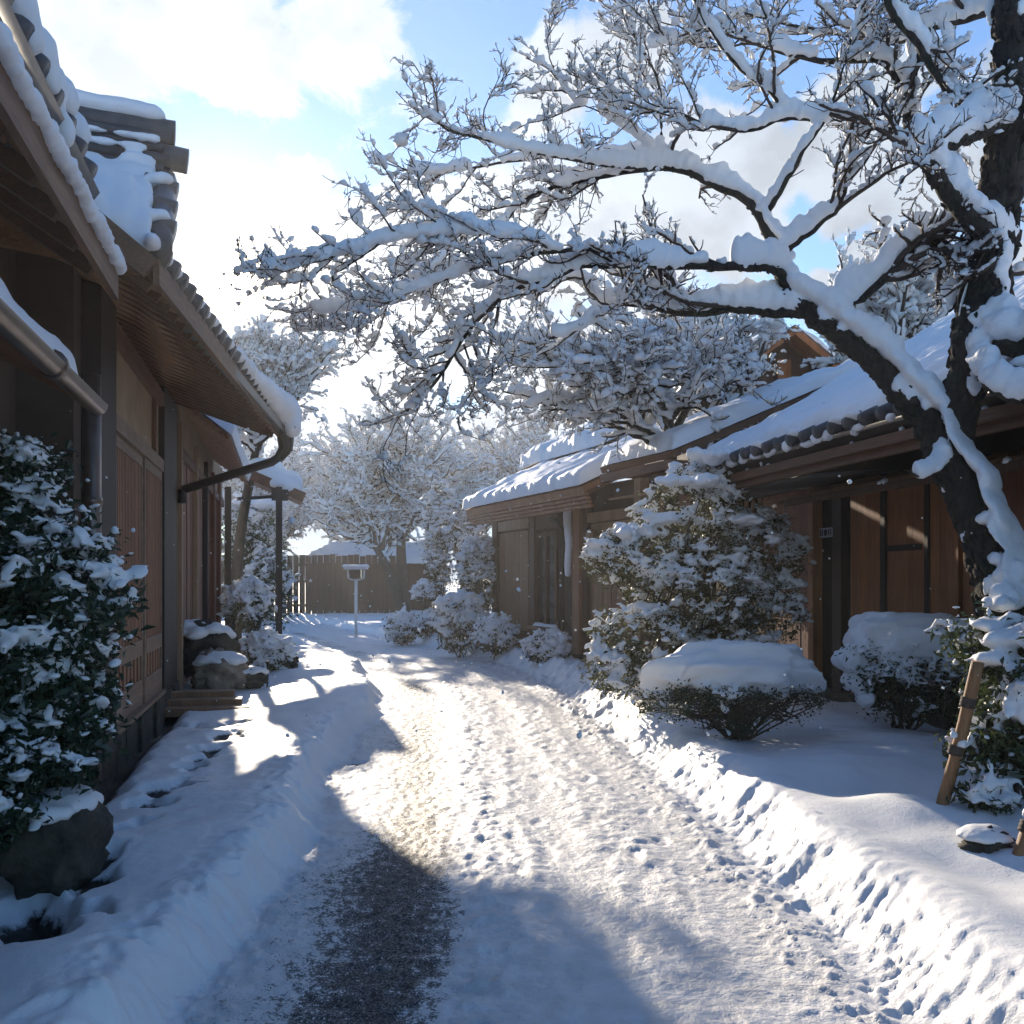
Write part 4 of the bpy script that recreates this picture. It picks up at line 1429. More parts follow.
def spawn(P, rad, npl, lmin, lmax, fwd, lat, up, m=6, wander=.25, rr=(.5, .5), rmin=.003, tmin=.1, tpow=1.0, curl=.15):
    """side shoots of polylines P (n,k,3): npl per metre; returns (N,m,3), (N,m)"""
    n, k, _ = P.shape
    seg = np.linalg.norm(np.diff(P, axis=1), axis=2).sum(1)
    cnt = rng.poisson(np.maximum(seg * npl, .01))
    idx = np.repeat(np.arange(n), cnt)
    N_ = len(idx)
    if N_ == 0:
        return np.zeros((0, m, 3)), np.zeros((0, m)), idx
    t = tmin + (1 - tmin) * rng.random(N_) ** tpow
    f = t * (k - 1); i0 = np.minimum(f.astype(int), k - 2); w = (f - i0)[:, None]
    p = P[idx, i0] * (1 - w) + P[idx, i0 + 1] * w
    r0 = rad[idx, i0] * (1 - w[:, 0]) + rad[idx, i0 + 1] * w[:, 0]
    T = P[idx, i0 + 1] - P[idx, i0]; T /= np.linalg.norm(T, axis=1)[:, None] + 1e-9
    rnd = rng.normal(size=(N_, 3)); rnd -= T * (rnd * T).sum(1)[:, None]
    rnd /= np.linalg.norm(rnd, axis=1)[:, None] + 1e-9
    D = T * fwd + rnd * lat + np.array([0, 0, up])
    D /= np.linalg.norm(D, axis=1)[:, None]
    L = rng.uniform(lmin, lmax, N_) * (0.55 + 0.45 * (1 - t))
    out = np.zeros((N_, m, 3)); out[:, 0] = p
    step = (L / (m - 1))[:, None]
    for j in range(1, m):
        D = D + rng.normal(0, wander, (N_, 3)) + np.array([0, 0, curl * (j / m)])
        D /= np.linalg.norm(D, axis=1)[:, None]
        out[:, j] = out[:, j - 1] + D * step
    ra = np.clip(r0 * rng.uniform(rr[0], rr[1] + .2, N_), rmin, None)
    rad2 = ra[:, None] * np.linspace(1, .45, m)[None]
    rad2 = np.maximum(rad2, rmin * .7)
    return out, rad2, idx


def snow_on(mb, P, rad, per_m, w, h, keep=.8, base=ICO1, patch=1.0, seed=0., jitter=.22, flat=.4, lfac=1.0, minflat=.15):
    """lumps lying along the tops of polylines"""
    n, k, _ = P.shape
    if n == 0:
        return
    seg = np.linalg.norm(np.diff(P, axis=1), axis=2).sum(1)
    cnt = np.maximum((seg * per_m * rng.uniform(.6, 1.4, n)).astype(int), 1)
    idx = np.repeat(np.arange(n), cnt)
    N_ = len(idx)
    t = rng.random(N_) * (k - 1.001); i0 = t.astype(int); f = (t - i0)[:, None]
    p = P[idx, i0] * (1 - f) + P[idx, i0 + 1] * f
    r = rad[idx, i0]
    T = P[idx, i0 + 1] - P[idx, i0]; T /= np.linalg.norm(T, axis=1)[:, None] + 1e-9
    flatn = np.sqrt(np.clip(1 - T[:, 2] ** 2, 0, 1))
    g = perlin(p[:, 0] * 1.7 + seed, p[:, 2] * 1.7 + p[:, 1] * 1.3)
    prob = keep * (flatn > minflat) * (flatn ** .7) * (1 + patch * g)
    ok = rng.random(N_) < prob
    p, r, T, flatn = p[ok], r[ok], T[ok], flatn[ok]
    q = len(p)
    up = np.array([0, 0, 1.]) - T * T[:, 2:3]; up /= np.linalg.norm(up, axis=1)[:, None] + 1e-9
    s = np.exp(rng.normal(0, .32, q))
    ww = w * s + r * .5; hh = h * s * (.5 + .5 * flatn)
    C = p + up * (r * .6 + hh * .30)[:, None]
    S = np.stack([ww * rng.uniform(1.0, 2.1, q) * lfac, ww, hh], 1)
    blobs(mb, C, S, T, base, jitter, flat)


def limb(pts, n=26):
    """pts rows: px, py, depth, radius -> world polyline"""
    w = [list(W(a, b, c)) + [r] for a, b, c, r in pts]
    o = smooth_line(w, n)
    # a little natural crookedness
    s = np.arange(n)
    amp = np.clip(o[:, 3], .008, .05) * .55
    o[1:-1, 0] += (amp * perlin(s * .45 + pts[0][0], s * 0 + pts[0][1]))[1:-1]
    o[1:-1, 2] += (amp * perlin(s * .45 + pts[0][1], s * 0 + 9 + pts[0][0]))[1:-1]
    return o[:, :3], o[:, 3]


def main_tree():
    root = W(1036, 700, 6.35)
    z0 = gz(root[0], root[1])
    loc = (root[0], root[1], z0 - .05)
    e = empty('snowy_tree', loc, 'big dark leaning tree on the right, its snow-laden boughs reaching across the lane', 'tree')
    LB = [
        # leaning trunk
        [(1052, 800, 6.3, .25), (1034, 715, 6.35, .24), (1014, 645, 6.45, .20), (1000, 590, 6.55, .175), (985, 540, 6.65, .165), (963, 490, 6.75, .155), (941, 445, 6.85, .15), (913, 402, 6.95, .128), (880, 368, 7.05, .115), (846, 338, 7.1, .108), (812, 313, 7.15, .10), (782, 292, 7.2, .09)],
        # right trunk
        [(948, 460, 6.85, .12), (958, 420, 6.8, .14), (970, 360, 6.75, .165), (982, 300, 6.7, .18), (992, 240, 6.65, .175), (1002, 180, 6.6, .16), (1008, 110, 6.55, .14), (1011, 40, 6.5, .12), (1010, -50, 6.45, .10)],
        # upper bough
        [(786, 292, 7.2, .07), (771, 240, 7.25, .062), (755, 207, 7.3, .055), (736, 193, 7.35, .048), (711, 183, 7.4, .042), (686, 171, 7.45, .038), (667, 168, 7.5, .036), (649, 168, 7.5, .033), (617, 174, 7.55, .028), (583, 180, 7.6, .022), (542, 191, 7.65, .017), (520, 204, 7.7, .014), (505, 222, 7.7, .012), (479, 236, 7.7, .011), (447, 262, 7.7, .009), (415, 282, 7.7, .007)],
        [(640, 168, 7.5, .02), (600, 164, 7.4, .018), (560, 157, 7.3, .014), (524, 150, 7.2, .012), (480, 138, 7.1, .010), (450, 131, 7.0, .008), (425, 112, 6.95, .006)],
        [(667, 168, 7.5, .03), (620, 158, 7.7, .022), (570, 156, 7.9, .016), (520, 160, 8.1, .013), (470, 168, 8.2, .01), (420, 172, 8.3, .008), (375, 160, 8.3, .006)],
        # middle bough
        [(790, 286, 7.15, .06), (772, 268, 7.1, .052), (752, 267, 7.05, .048), (717, 266, 7.0, .043), (680, 265, 6.95, .038), (642, 265, 6.9, .034), (617, 266, 6.9, .026), (608, 258, 6.9, .022), (589, 249, 6.88, .02), (558, 252, 6.85, .018), (517, 255, 6.8, .016), (480, 266, 6.8, .013), (447, 279, 6.75, .011), (410, 292, 6.75, .009), (365, 305, 6.7, .007), (320, 312, 6.7, .005)],
        [(640, 265, 6.9, .03), (608, 264, 6.95, .027), (574, 268, 7.0, .024), (550, 279, 7.05, .022), (511, 290, 7.1, .02), (486, 312, 7.15, .018), (463, 338, 7.2, .017), (444, 370, 7.2, .013), (422, 398, 7.2, .010), (398, 418, 7.2, .006)],
        [(505, 222, 7.7, .012), (470, 232, 7.6, .011), (440, 262, 7.5, .010), (415, 285, 7.5, .009), (380, 305, 7.4, .007), (338, 326, 7.3, .006), (295, 330, 7.3, .004)],
        [(558, 252, 6.85, .013), (530, 240, 6.7, .012), (490, 232, 6.6, .010), (440, 232, 6.5, .009), (390, 240, 6.4, .007), (335, 255, 6.35, .005), (295, 262, 6.3, .004)],
        # lower bough
        [(812, 312, 7.15, .07), (777, 311, 7.2, .06), (730, 307, 7.25, .052), (699, 313, 7.3, .045), (667, 310, 7.35, .039), (636, 304, 7.4, .032), (602, 302, 7.45, .025), (594, 290, 7.5, .020), (582, 279, 7.5, .018), (561, 277, 7.5, .015), (530, 286, 7.5, .013), (495, 300, 7.55, .010)],
        [(616, 303, 7.42, .015), (600, 315, 7.3, .013), (583, 327, 7.2, .012), (555, 337, 7.15, .010), (527, 346, 7.1, .008), (505, 360, 7.1, .005)],
        # arms above the fork
        [(786, 270, 7.2, .05), (788, 250, 7.2, .04), (810, 231, 7.15, .036), (838, 206, 7.1, .03), (848, 175, 7.05, .024), (852, 141, 7.0, .018), (854, 116, 7.0, .013), (850, 100, 7.0, .008)],
        [(762, 215, 7.28, .036), (773, 203, 7.2, .032), (788, 178, 7.1, .027), (804, 150, 7.0, .022), (823, 122, 6.95, .018), (835, 95, 6.9, .013), (847, 55, 6.85, .009), (860, 10, 6.8, .006)],
        [(823, 122, 6.95, .02), (805, 118, 7.0, .022), (779, 119, 7.05, .021), (748, 130, 7.1, .019), (704, 124, 7.1, .015), (675, 112, 7.1, .011), (640, 112, 7.1, .008), (600, 100, 7.1, .006)],
        [(785, 120, 7.05, .018), (776, 97, 7.0, .018), (741, 69, 6.95, .016), (723, 47, 6.9, .014), (704, 19, 6.85, .012), (685, -25, 6.8, .010)],
        # hooked bough of the right trunk
        [(1000, 250, 6.65, .10), (985, 232, 6.5, .09), (960, 209, 6.4, .08), (938, 178, 6.3, .07), (922, 153, 6.25, .055), (916, 140, 6.22, .035)],
        [(1014, 116, 6.55, .09), (979, 131, 6.4, .07), (948, 144, 6.3, .06), (924, 152, 6.25, .05), (908, 150, 6.25, .03)],
        # bough joining both trunks
        [(836, 318, 7.1, .05), (856, 300, 7.05, .055), (880, 280, 7.0, .06), (904, 259, 6.95, .06), (928, 240, 6.9, .055), (952, 252, 6.85, .05), (978, 280, 6.75, .06)],
        # top boughs
        [(885, -20, 6.4, .030), (890, 8, 6.4, .028), (916, 41, 6.42, .027), (935, 72, 6.45, .026), (954, 97, 6.47, .025), (985, 116, 6.5, .03)],
        [(1020, 0, 6.6, .045), (966, 19, 6.8, .038), (929, 28, 6.9, .032), (904, 41, 7.0, .027), (870, 40, 7.1, .022), (830, 32, 7.2, .018), (790, 25, 7.3, .014), (740, 12, 7.4, .009)],
        [(907, 122, 7.0, .032), (904, 94, 7.0, .030), (879, 60, 7.0, .026), (838, 62, 7.05, .024), (798, 56, 7.1, .02), (760, 45, 7.15, .016), (735, 28, 7.2, .011), (700, 30, 7.2, .008), (655, 45, 7.2, .005)],
        [(929, 28, 6.9, .028), (912, 80, 6.95, .03), (907, 122, 7.0, .032), (912, 132, 7.0, .02)],
        [(945, 25, 6.8, .018), (952, 65, 6.7, .012), (950, 95, 6.7, .009), (955, 118, 6.7, .005)],
        [(661, 165, 7.5, .014), (661, 132, 7.5, .012), (660, 91, 7.5, .010), (649, 60, 7.45, .008), (625, 20, 7.4, .006), (610, -10, 7.4, .004)],
        [(655, 150, 7.5, .008), (630, 130, 7.4, .007), (600, 112, 7.3, .006), (575, 100, 7.2, .004), (555, 75, 7.2, .003)],
        [(464, 345, 7.2, .009), (472, 368, 7.1, .007), (480, 385, 7.1, .006), (487, 408, 7.1, .004)],
        # right side, out of frame
        [(985, 320, 6.7, .12), (1010, 345, 6.5, .10), (1050, 335, 6.3, .08), (1120, 300, 6.0, .05), (1200, 280, 5.8, .03)],
        [(975, 350, 6.7, .06), (990, 385, 6.4, .05), (1030, 400, 6.2, .04), (1080, 380, 6.0, .025)],
        [(950, 450, 6.85, .04), (935, 470, 6.7, .03), (920, 476, 6.65, .015), (905, 470, 6.6, .008)],
    ]
    Ls = [limb(l, 30) for l in LB]
    Ls = [(P, r * (np.interp(P[:, 2], [.6, 1.6, 2.4], [.95, .82, .72]) if i == 0 else .82 if i == 1 else .74 if r.max() > .035 else .95)) for i, (P, r) in enumerate(Ls)]
    mb = MB()
    for P, r in Ls:
        big = r.max() > .05
        if big:
            Q = smooth_line(np.column_stack([P, r]), 90)
            s = np.arange(90)
            rr = Q[:, 3] * (1 + .10 * perlin(s * .35, s * 0 + P[0, 0]) + .05 * perlin(s * .9, s * 0))
            tube(mb, Q[:, :3], rr, 14)
        else:
            tube(mb, P, r, 8)
    # knots and root flare
    trunk = mb.build('trunk', 'bark', e, loc, True)
    # moss and bark crust
    mb = MB()
    for li in list(range(0, 4)) + [5, 9, 15, 16, 17, 26, 27]:
        P, r = Ls[li]
        L_ = np.linalg.norm(np.diff(P, axis=0), axis=1).sum()
        nn = int(L_ * np.clip(r.mean() * 2600, 60, 420))
        t = rng.random(nn) * 28.9; i0 = t.astype(int); f = (t - i0)[:, None]
        p = P[i0] * (1 - f) + P[i0 + 1] * f; rr = r[i0]
        T = P[i0 + 1] - P[i0]; T /= np.linalg.norm(T, axis=1)[:, None]
        d = rng.normal(size=(nn, 3)); d -= T * (d * T).sum(1)[:, None]; d /= np.linalg.norm(d, axis=1)[:, None]
        c = p + d * (rr * .99)[:, None]
        sz = np.clip(rr * .16, .004, .018) * np.exp(rng.normal(0, .35, nn))
        blobs(mb, c, np.stack([sz * rng.uniform(1.2, 2.6, nn), sz, sz * .8], 1), T + rng.normal(0, .25, (nn, 3)), ICO1, .25, 1.0)
    crust = mb.build('bark_crust', 'bark', trunk, loc, True)
    allP = np.stack([P for P, r in Ls]); allR = np.stack([r for P, r in Ls])
    thin = np.where(allR < .045, 1.0, 0.0)
    # shoots only from the slimmer stretches
    P1s, R1s = [], []
    for (P, r) in Ls[2:26]:
        k = np.argmax(r < .046) if (r < .046).any() else None
        if k is None or k > 26:
            continue
        Q = smooth_line(np.column_stack([P[k:], r[k:]]), 20)
        P1s.append(Q[:, :3]); R1s.append(Q[:, 3])
    P1 = np.stack(P1s); R1 = np.stack(R1s)
    A, Ar, _ = spawn(P1, np.maximum(R1, .010), 8.0, .32, 1.05, .80, .60, .10, 9, .22, (.45, .6), .0055, .08, .62, .10)
    # short upright shoots standing on the thicker boughs
    U, Ur, _ = spawn(P1, np.maximum(R1, .012) * .5, 1.8, .15, .45, .35, .35, .7, 7, .3, (.4, .5), .003, .0, 1.0, .1)
    B, Br, _ = spawn(A, Ar, 12, .10, .42, .70, .65, .05, 6, .30, (.5, .6), .0042, .15, .8, .12)
    C, Cr, _ = spawn(B, Br, 16.0, .05, .17, .6, .7, .15, 4, .3, (.6, .7), .0034, .2, 1.0, .1)
    mb = MB()
    tubes(mb, A, Ar, 5); tubes(mb, U, Ur, 4); tubes(mb, B, Br, 3); tubes(mb, C, Cr, 3)
    mb.build('twigs', 'twig', e, loc, True)
    # deep snow lying on the boughs
    mb = MB()
    for i, (P, r) in enumerate(Ls):
        Q = smooth_line(np.column_stack([P, r]), 150)
        P_, r_ = Q[:, :3], Q[:, 3]
        T = np.gradient(P_, axis=0); T /= np.linalg.norm(T, axis=1)[:, None]
        fl = np.sqrt(np.clip(1 - T[:, 2] ** 2, 0, 1))
        up = np.array([0, 0, 1.]) - T * T[:, 2:3]; up /= np.linalg.norm(up, axis=1)[:, None] + 1e-9
        s = np.concatenate([[0], np.cumsum(np.linalg.norm(np.diff(P_, axis=0), axis=1))])
        nz = perlin(s * 2.6 + i * 7.7, s * 0 + i) * .6 + perlin(s * 8 + i, s * 0 + i * 3.) * .42 + perlin(s * 21 + i, s * 0 + i * 2.) * .2
        wd = np.clip(r_ * 1.25, .022, .15) + .022
        hh = (np.clip(r_ * 3.6, .05, .165) + .03) * np.clip(.85 + nz, .22, 1.75) * np.clip(fl * 1.3 - .25, 0.06, 1)
        if r_.max() < .012: hh = hh * .7
        keep = (fl > .35) | (perlin(s * 3 + i, s * 0 + 2.) > .05)
        gap = perlin(s * 2.4 + i * 3.1, s * 0 + 5.5 + i) > np.where(r_ < .014, -.08, -.55 if i != 1 else .12)
        ok = keep & gap
        if i == 0:
            ok &= (P_[:, 2] > .7)
        C_ = P_ + up * (r_ * .75 + hh * .30)[:, None]
        if i == 0:
            C_ = C_ + np.array([.25, -.55, 0]) * r_[:, None]
        step = np.median(np.diff(s))
        S_ = np.stack([np.maximum(wd * .75, step * 2.0), wd, hh * .78], 1)
        C_ = C_ + rng.normal(0, .006, C_.shape)
        blobs(mb, C_[ok], S_[ok], T[ok], ICO2, .05, .75)
    # snow plastered on the sides of both trunks
    for li, nn in ((0, 900), (1, 1200)):
        P, r = Ls[li]
        t = rng.random(nn) * 28.9; i0 = t.astype(int); f = (t - i0)[:, None]
        p = P[i0] * (1 - f) + P[i0 + 1] * f; rr = r[i0]
        a = rng.uniform(0, 2 * np.pi, nn)
        d = np.stack([np.cos(a), np.sin(a), np.zeros(nn)], 1)
        c = p + d * (rr * .96)[:, None]
        patch = perlin(a * .9 + li * 9, p[:, 2] * 1.8 + li * 5) + .3 * perlin(a * 2.6, p[:, 2] * 6 + 3.)
        ok = patch > .47
        sz = rng.uniform(.018, .045, nn)
        blobs(mb, c[ok], np.stack([sz * 1.1, sz * .7, sz * rng.uniform(.9, 1.9, nn)], 1)[ok], np.cross(d, [0, 0, 1.])[ok], ICO2, .12, 1.0)
    # foot of the trunk
    for px, py, Y_, s in ((1010, 600, 6.35, .16), (1028, 640, 6.2, .2), (1000, 560, 6.5, .10), (1015, 575, 6.4, .13), (990, 520, 6.55, .10), (1022, 700, 6.1, .2)):
        lumpy(mb, W(px, py, Y_), np.array([s, s * .8, s * .8]), 14)
    o = mb.build('bough_snow', 'snow', e, loc, True)
    remeshed(o, .012, 2)
    # lighter snow on shoots and twigs
    mb = MB()
    snow_on(mb, A, Ar, 34, .019, .024, .9, ICO2, .8, 1.0, .14, .5, .7, .35)
    snow_on(mb, B, Br, 38, .012, .014, .75, ICO1, 1.0, 3.0, .26, .6, .75, .35)
    snow_on(mb, C, Cr, 34, .0085, .009, .60, ICO1, 1.0, 5.0, .28, .6, .75, .25)
    snow_on(mb, U, Ur, 16, .009, .012, .4, ICO1, .8, 2.0, .25, .6, .8)
    mb.build('twig_snow', 'snow_crown', e, loc, True)
    print('main tree', len(A), len(B), len(C))


main_tree()


def grow_tree(name, label, loc, trunk, crown, nl, seed, dens=1.0, detail=1.0, snow=1.0, group=None, bark='bark_far', jr=(.45, 1.0), crown2=None):
    """trunk: list of polylines rows (x,y,z,r) relative to loc; crown: (cx,cy,cz,rx,ry,rz) relative"""
    global rng
    keep = rng
    rng = np.random.default_rng(seed)
    e = empty(name, loc, label, 'tree', group)
    mb = MB()
    starts = []
    for pl in trunk:
        Q = smooth_line(pl, 24)
        tube(mb, Q[:, :3], Q[:, 3], 9)
        starts.append(Q)
    cx, cy, cz, rx, ry, rz = crown
    LP, LR = [], []
    for k in range(nl):
        Q = starts[rng.integers(len(starts))]
        j = int(rng.uniform(*jr) * 23)
        p0 = Q[j, :3]; r0 = Q[j, 3] * .6
        while True:
            d = rng.normal(size=3); d /= np.linalg.norm(d); d *= rng.uniform(.55, 1) ** .5
            if d[2] > -.75: break
        cc_, cr_ = (cx, cy, cz), (rx, ry, rz)
        if crown2 is not None and k % 3 == 0:
            cc_, cr_ = crown2[:3], crown2[3:]
        tgt = np.array(cc_) + d * cr_
        mid = p0 * .5 + tgt * .5 + [0, 0, .12 * rz * rng.uniform(.2, 1.5)]
        q1 = p0 * .75 + mid * .25 + [0, 0, .08 * rz]
        l = smooth_line(np.column_stack([np.array([p0, q1, mid, tgt]), [r0, r0 * .75, r0 * .5, r0 * .18]]), 18)
        l[1:-1, :3] += rng.normal(0, .03, (16, 3)) * rx * .4
        LP.append(l[:, :3]); LR.append(l[:, 3])
    P1 = np.stack(LP); R1 = np.maximum(np.stack(LR), .012)
    tubes(mb, P1, R1, 6)
    A, Ar, _ = spawn(P1, R1, 4.0 * dens, .4, 1.2, .7, .65, .10, 7, .2, (.4, .5), .008, .15, .8, .05)
    B, Br, _ = spawn(A, Ar, 6.0 * dens, .18, .5, .65, .65, .06, 5, .25, (.5, .6), .006, .1, .9, .05)
    tubes(mb, A, Ar, 4)
    mb.build('trunk', bark, e, smooth=True)
    tw = MB(); tubes(tw, B, Br, 3)
    C = np.zeros((0, 4, 3))
    if detail > 1:
        C, Cr, _ = spawn(B, Br, 7, .08, .25, .6, .7, .08, 4, .28, (.6, .7), .005, .1, 1., .05)
        tubes(tw, C, Cr, 3)
    tw.build('twigs', 'twig', e, smooth=True)
    sb = MB()
    s = snow
    snow_on(sb, P1, R1, 14, .045 * s, .05 * s, .9, ICO2, .5, seed, .14)
    snow_on(sb, A, Ar, 16, .034 * s, .036 * s, .9, ICO1, .6, seed + 1, .25, .4, .8, .35)
    snow_on(sb, B, Br, 17, .024 * s, .024 * s, .85, ICO1, .7, seed + 2, .25, .5, .8, .35)
    if len(C):
        snow_on(sb, C, Cr, 17, .015 * s, .015 * s, .7, ICO1, .8, seed + 3, .25, .6, .8, .3)
    sb.build('snow_cap', 'snow_crown', e, smooth=True)
    rng = keep
    return e


def copy_tree(src, loc, rz, s, label):
    c = src.copy(); col.objects.link(c)
    c.location = loc; c.rotation_euler = (0, 0, rz); c.scale = (s,) * 3
    c['label'] = label
    for ch in src.children:
        d = ch.copy(); col.objects.link(d); d.parent = c
    return c


# maple between the two right-hand houses
def rel(px, py, Y, loc): return W(px, py, Y) - np.array(loc)


loc = (2.15, 13.6, .3)
t_ = [[(*(rel(672, 560, 13.6, loc)), .11), (*rel(671, 470, 13.6, loc), .09), (*rel(668, 420, 13.55, loc), .075), (*rel(660, 390, 13.5, loc), .05), (*rel(640, 372, 13.4, loc), .035)],
      [(*rel(670, 440, 13.6, loc), .06), (*rel(690, 400, 13.7, loc), .05), (*rel(700, 360, 13.8, loc), .035)]]
cw = rel(615, 372, 13.3, loc)
grow_tree('snowy_tree', 'small snow-laden maple with dark stem rising between the two right-hand houses', loc, t_, (*cw, 1.75, 1.3, .95), 34, 11, 1.0, 2, 1.15, 'snowy trees along the lane', 'bark')
loc = (3.3, 15.8, .3)
t_ = [[(*rel(716, 560, 15.8, loc), .12), (*rel(716, 430, 15.8, loc), .10), (*rel(724, 385, 15.7, loc), .08), (*rel(735, 345, 15.6, loc), .06)], [(*rel(716, 430, 15.8, loc), .08), (*rel(700, 390, 15.9, loc), .06), (*rel(690, 350, 16, loc), .04)]]
cw = rel(690, 350, 15.8, loc)
grow_tree('snowy_tree', 'pale snow-crusted tree with forked stems in front of the brown gable', loc, t_, (*cw, 1.5, 1.2, .95), 30, 12, 1.0, 2, 1.2, 'snowy trees along the lane')
# big white tree where the lane bends
K = 1.58
loc = (-2.75 * K, 26.5 * K, .1)
t_ = [[(*rel(404, 618, 26.5 * K, loc), .20 * 1.3), (*rel(396, 590, 26.5 * K, loc), .17 * 1.3), (*rel(383, 558, 26.4 * K, loc), .14 * 1.3), (*rel(366, 530, 26.3 * K, loc), .11 * 1.3), (*rel(350, 500, 26.2 * K, loc), .07 * 1.3)],
      [(*rel(405, 618, 26.8 * K, loc), .2 * 1.3), (*rel(403, 585, 26.9 * K, loc), .18 * 1.3), (*rel(401, 540, 27 * K, loc), .15 * 1.3), (*rel(405, 500, 27 * K, loc), .11 * 1.3), (*rel(412, 460, 27 * K, loc), .06 * 1.3)]]
cw = rel(385, 470, 26.5 * K, loc)
T4 = grow_tree('snowy_tree', 'wide white snow-covered tree with two dark stems at the bend of the lane', loc, t_, (*cw, 3.0 * K, 3.4, 1.75 * K), 100, 13, 1.0, 2, 1.55, 'snowy trees along the lane')
loc = (-6.6, 23.8, .2)  # added tree: trunk and crowns set to throw shadow on the near lane
t_ = [[(0, 0, 0, .16), (.15, -.2, 2.2, .13), (.6, -.8, 3.9, .10), (1.1, -1.3, 5.5, .06)]]
grow_tree('snowy_tree', 'added snow-laden tree behind the porch, its crown placed to shade the near lane', loc, t_, (1.30, -1.6, 6.65, 1.6, .5, .45), 56, 15, 1.0, 2, 1.5, 'snowy trees along the lane', jr=(.80, 1.0), crown2=(.1, -1.4, 5.45, .9, .5, .5))  # second crown, hidden by the eave, widens the shadow at the lower left
copy_tree(T4, (-12.5, 50, .0), 2.1, 1.0, 'snow-covered tree beyond the porch canopy on the left')
copy_tree(T4, (-2.4, 54, .0), 5.0, 1.1, 'snowy tree filling the gap between the lane bend and the boarded house')
copy_tree(T4, (.6, 46, .0), 4.0, 1.05, 'snow-covered tree rising behind the boarded house roof')
copy_tree(T4, (-8.5, 62, 0), 1.0, 1.15, 'white tree standing behind the distant house at the end of the lane')
loc = (6.3, 17.5, .3)
cw = rel(890, 285, 17.5, loc)
t_ = [[(0, 0, 0, .2), (.05, 0, 3, .16), (*(cw + [0, 0, -.4]), .10)]]
grow_tree('snowy_pine', 'dark snow-loaded pine crown showing above the ridge of the right-hand roof', loc, t_, (*cw, 1.3, 1.2, .75), 34, 14, 1.0, 2, 1.9, None, 'bark')

# ------------------------------------------------------------------ shrubs


def shrub(name, label, loc, lobes, leaf, lsize, nclump, per, snow, seed, group=None, stems=8, stem_r=.012, cap=None, crad=.11, leafmat=None, clump_snow=(.03, .02), cat='shrub', inner=.62, base=ICO1, capsmooth=4, merge=0, pfreq=5., vox=.016):
    """lobes (x,y,z,rx,ry,rz) in world space; leaf clumps over every lobe with snow lying on the upper ones"""
    global rng
    keep = rng
    rng = np.random.default_rng(seed)
    loc = np.array(loc, float)
    e = empty(name, loc, label, cat, group)
    lobes = np.array(lobes, float)
    wgt = lobes[:, 3] * lobes[:, 5] + lobes[:, 3] * lobes[:, 4]
    li = rng.choice(len(lobes), nclump, p=wgt / wgt.sum())
    d = rng.normal(size=(nclump, 3)); d /= np.linalg.norm(d, axis=1)[:, None]
    d[:, 1] = np.where((d[:, 1] > .4) & (rng.random(nclump) < .6), -d[:, 1], d[:, 1])
    rad = rng.uniform(inner, 1.03, nclump)
    C = lobes[li, :3] + d * lobes[li, 3:] * rad[:, None]
    C[:, 2] = np.maximum(C[:, 2], loc[2] + .06)
    # leaves
    m = MB()
    n = nclump * per
    ci = np.repeat(np.arange(nclump), per)
    off = rng.normal(size=(n, 3)) * crad * np.array([1, 1, .75]) * .6
    nr = d[ci] * .6 + rng.normal(size=(n, 3)) * .55 + [0, 0, .45]
    nr /= np.linalg.norm(nr, axis=1)[:, None]
    leaves(m, C[ci] + off, nr, lsize * np.clip(np.exp(rng.normal(-.08, .34, n)), .4, 1.7))
    m.build('foliage', leafmat or leaf, e, loc)
    # stems and branchlets
    m = MB()
    pick = rng.choice(nclump, min(nclump, max(stems * 5, 20)), replace=False)
    for j, c in enumerate(C[pick]):
        a = loc + [rng.normal(0, .05), rng.normal(0, .05), -.05]
        if j >= stems:
            b = C[pick[j % stems]]
            a = a * .4 + b * .6
        mid = a * .45 + c * .55 + rng.normal(0, .04, 3) + [0, 0, .05]
        Q = smooth_line([a, mid, c], 8)
        tube(m, Q, np.linspace(stem_r * (1 if j < stems else .6), stem_r * .3, 8), 5, False)
    m.build('stem', 'twig', e, loc, True)
    # snow lying on the leaves of the upper clumps
    m = MB()
    upness = d[:, 2] + rng.normal(0, .30, nclump) + .25
    hold = (upness > (1 - snow)).astype(float)
    patchy = perlin(C[:, 0] * pfreq + seed, C[:, 2] * pfreq + C[:, 1] * 3)
    prob = (.08 + .46 * hold) * (1 + 1.7 * patchy)
    lp = (C[ci] + off)
    zrel = off[:, 2] / crad
    sel = rng.random(n) < prob[ci] * np.clip(.75 + zrel, .1, 1.5)
    p = lp[sel] + [0, 0, .006]
    q = len(p)
    s = np.exp(rng.normal(0, .38, q))
    w = clump_snow[0] * s
    blobs(m, p, np.stack([w * rng.uniform(.9, 1.7, q), w * rng.uniform(.7, 1.1, q), clump_snow[1] * s], 1), np.column_stack([rng.normal(size=(q, 2)), rng.normal(0, .45, q)]), base, .26, .55)
    if merge:
        mk = np.where((hold > 0) & (patchy > .12))[0]
        for j in mk[:merge]:
            sc = rng.uniform(.6, 1.25) * crad
            lumpy(m, C[j] + d[j] * [.02, .02, 0] + [0, 0, crad * .35], np.array([sc * .85, sc * .8, sc * .42]), 9)
    if cap is not None:
        for c in cap:
            if len(c) > 2: pillow(m, c[0], c[1], *c[2])
            else: lumpy(m, c[0], c[1])
    o = m.build('snow_cap', 'snow', e, loc, True)
    if cap is not None:
        remeshed(o, vox, capsmooth)
    rng = keep
    return e


def lobe(px, py, Y, rpx, rpy, ry=None):
    c = W(px, py, Y)
    return (*c, rpx / F * Y, (ry if ry else rpx / F * Y * .8), rpy / F * Y)


def ground_loc(px, Y): 
    x = (px - 512) / F * Y
    return (x, Y, gz(x, Y))


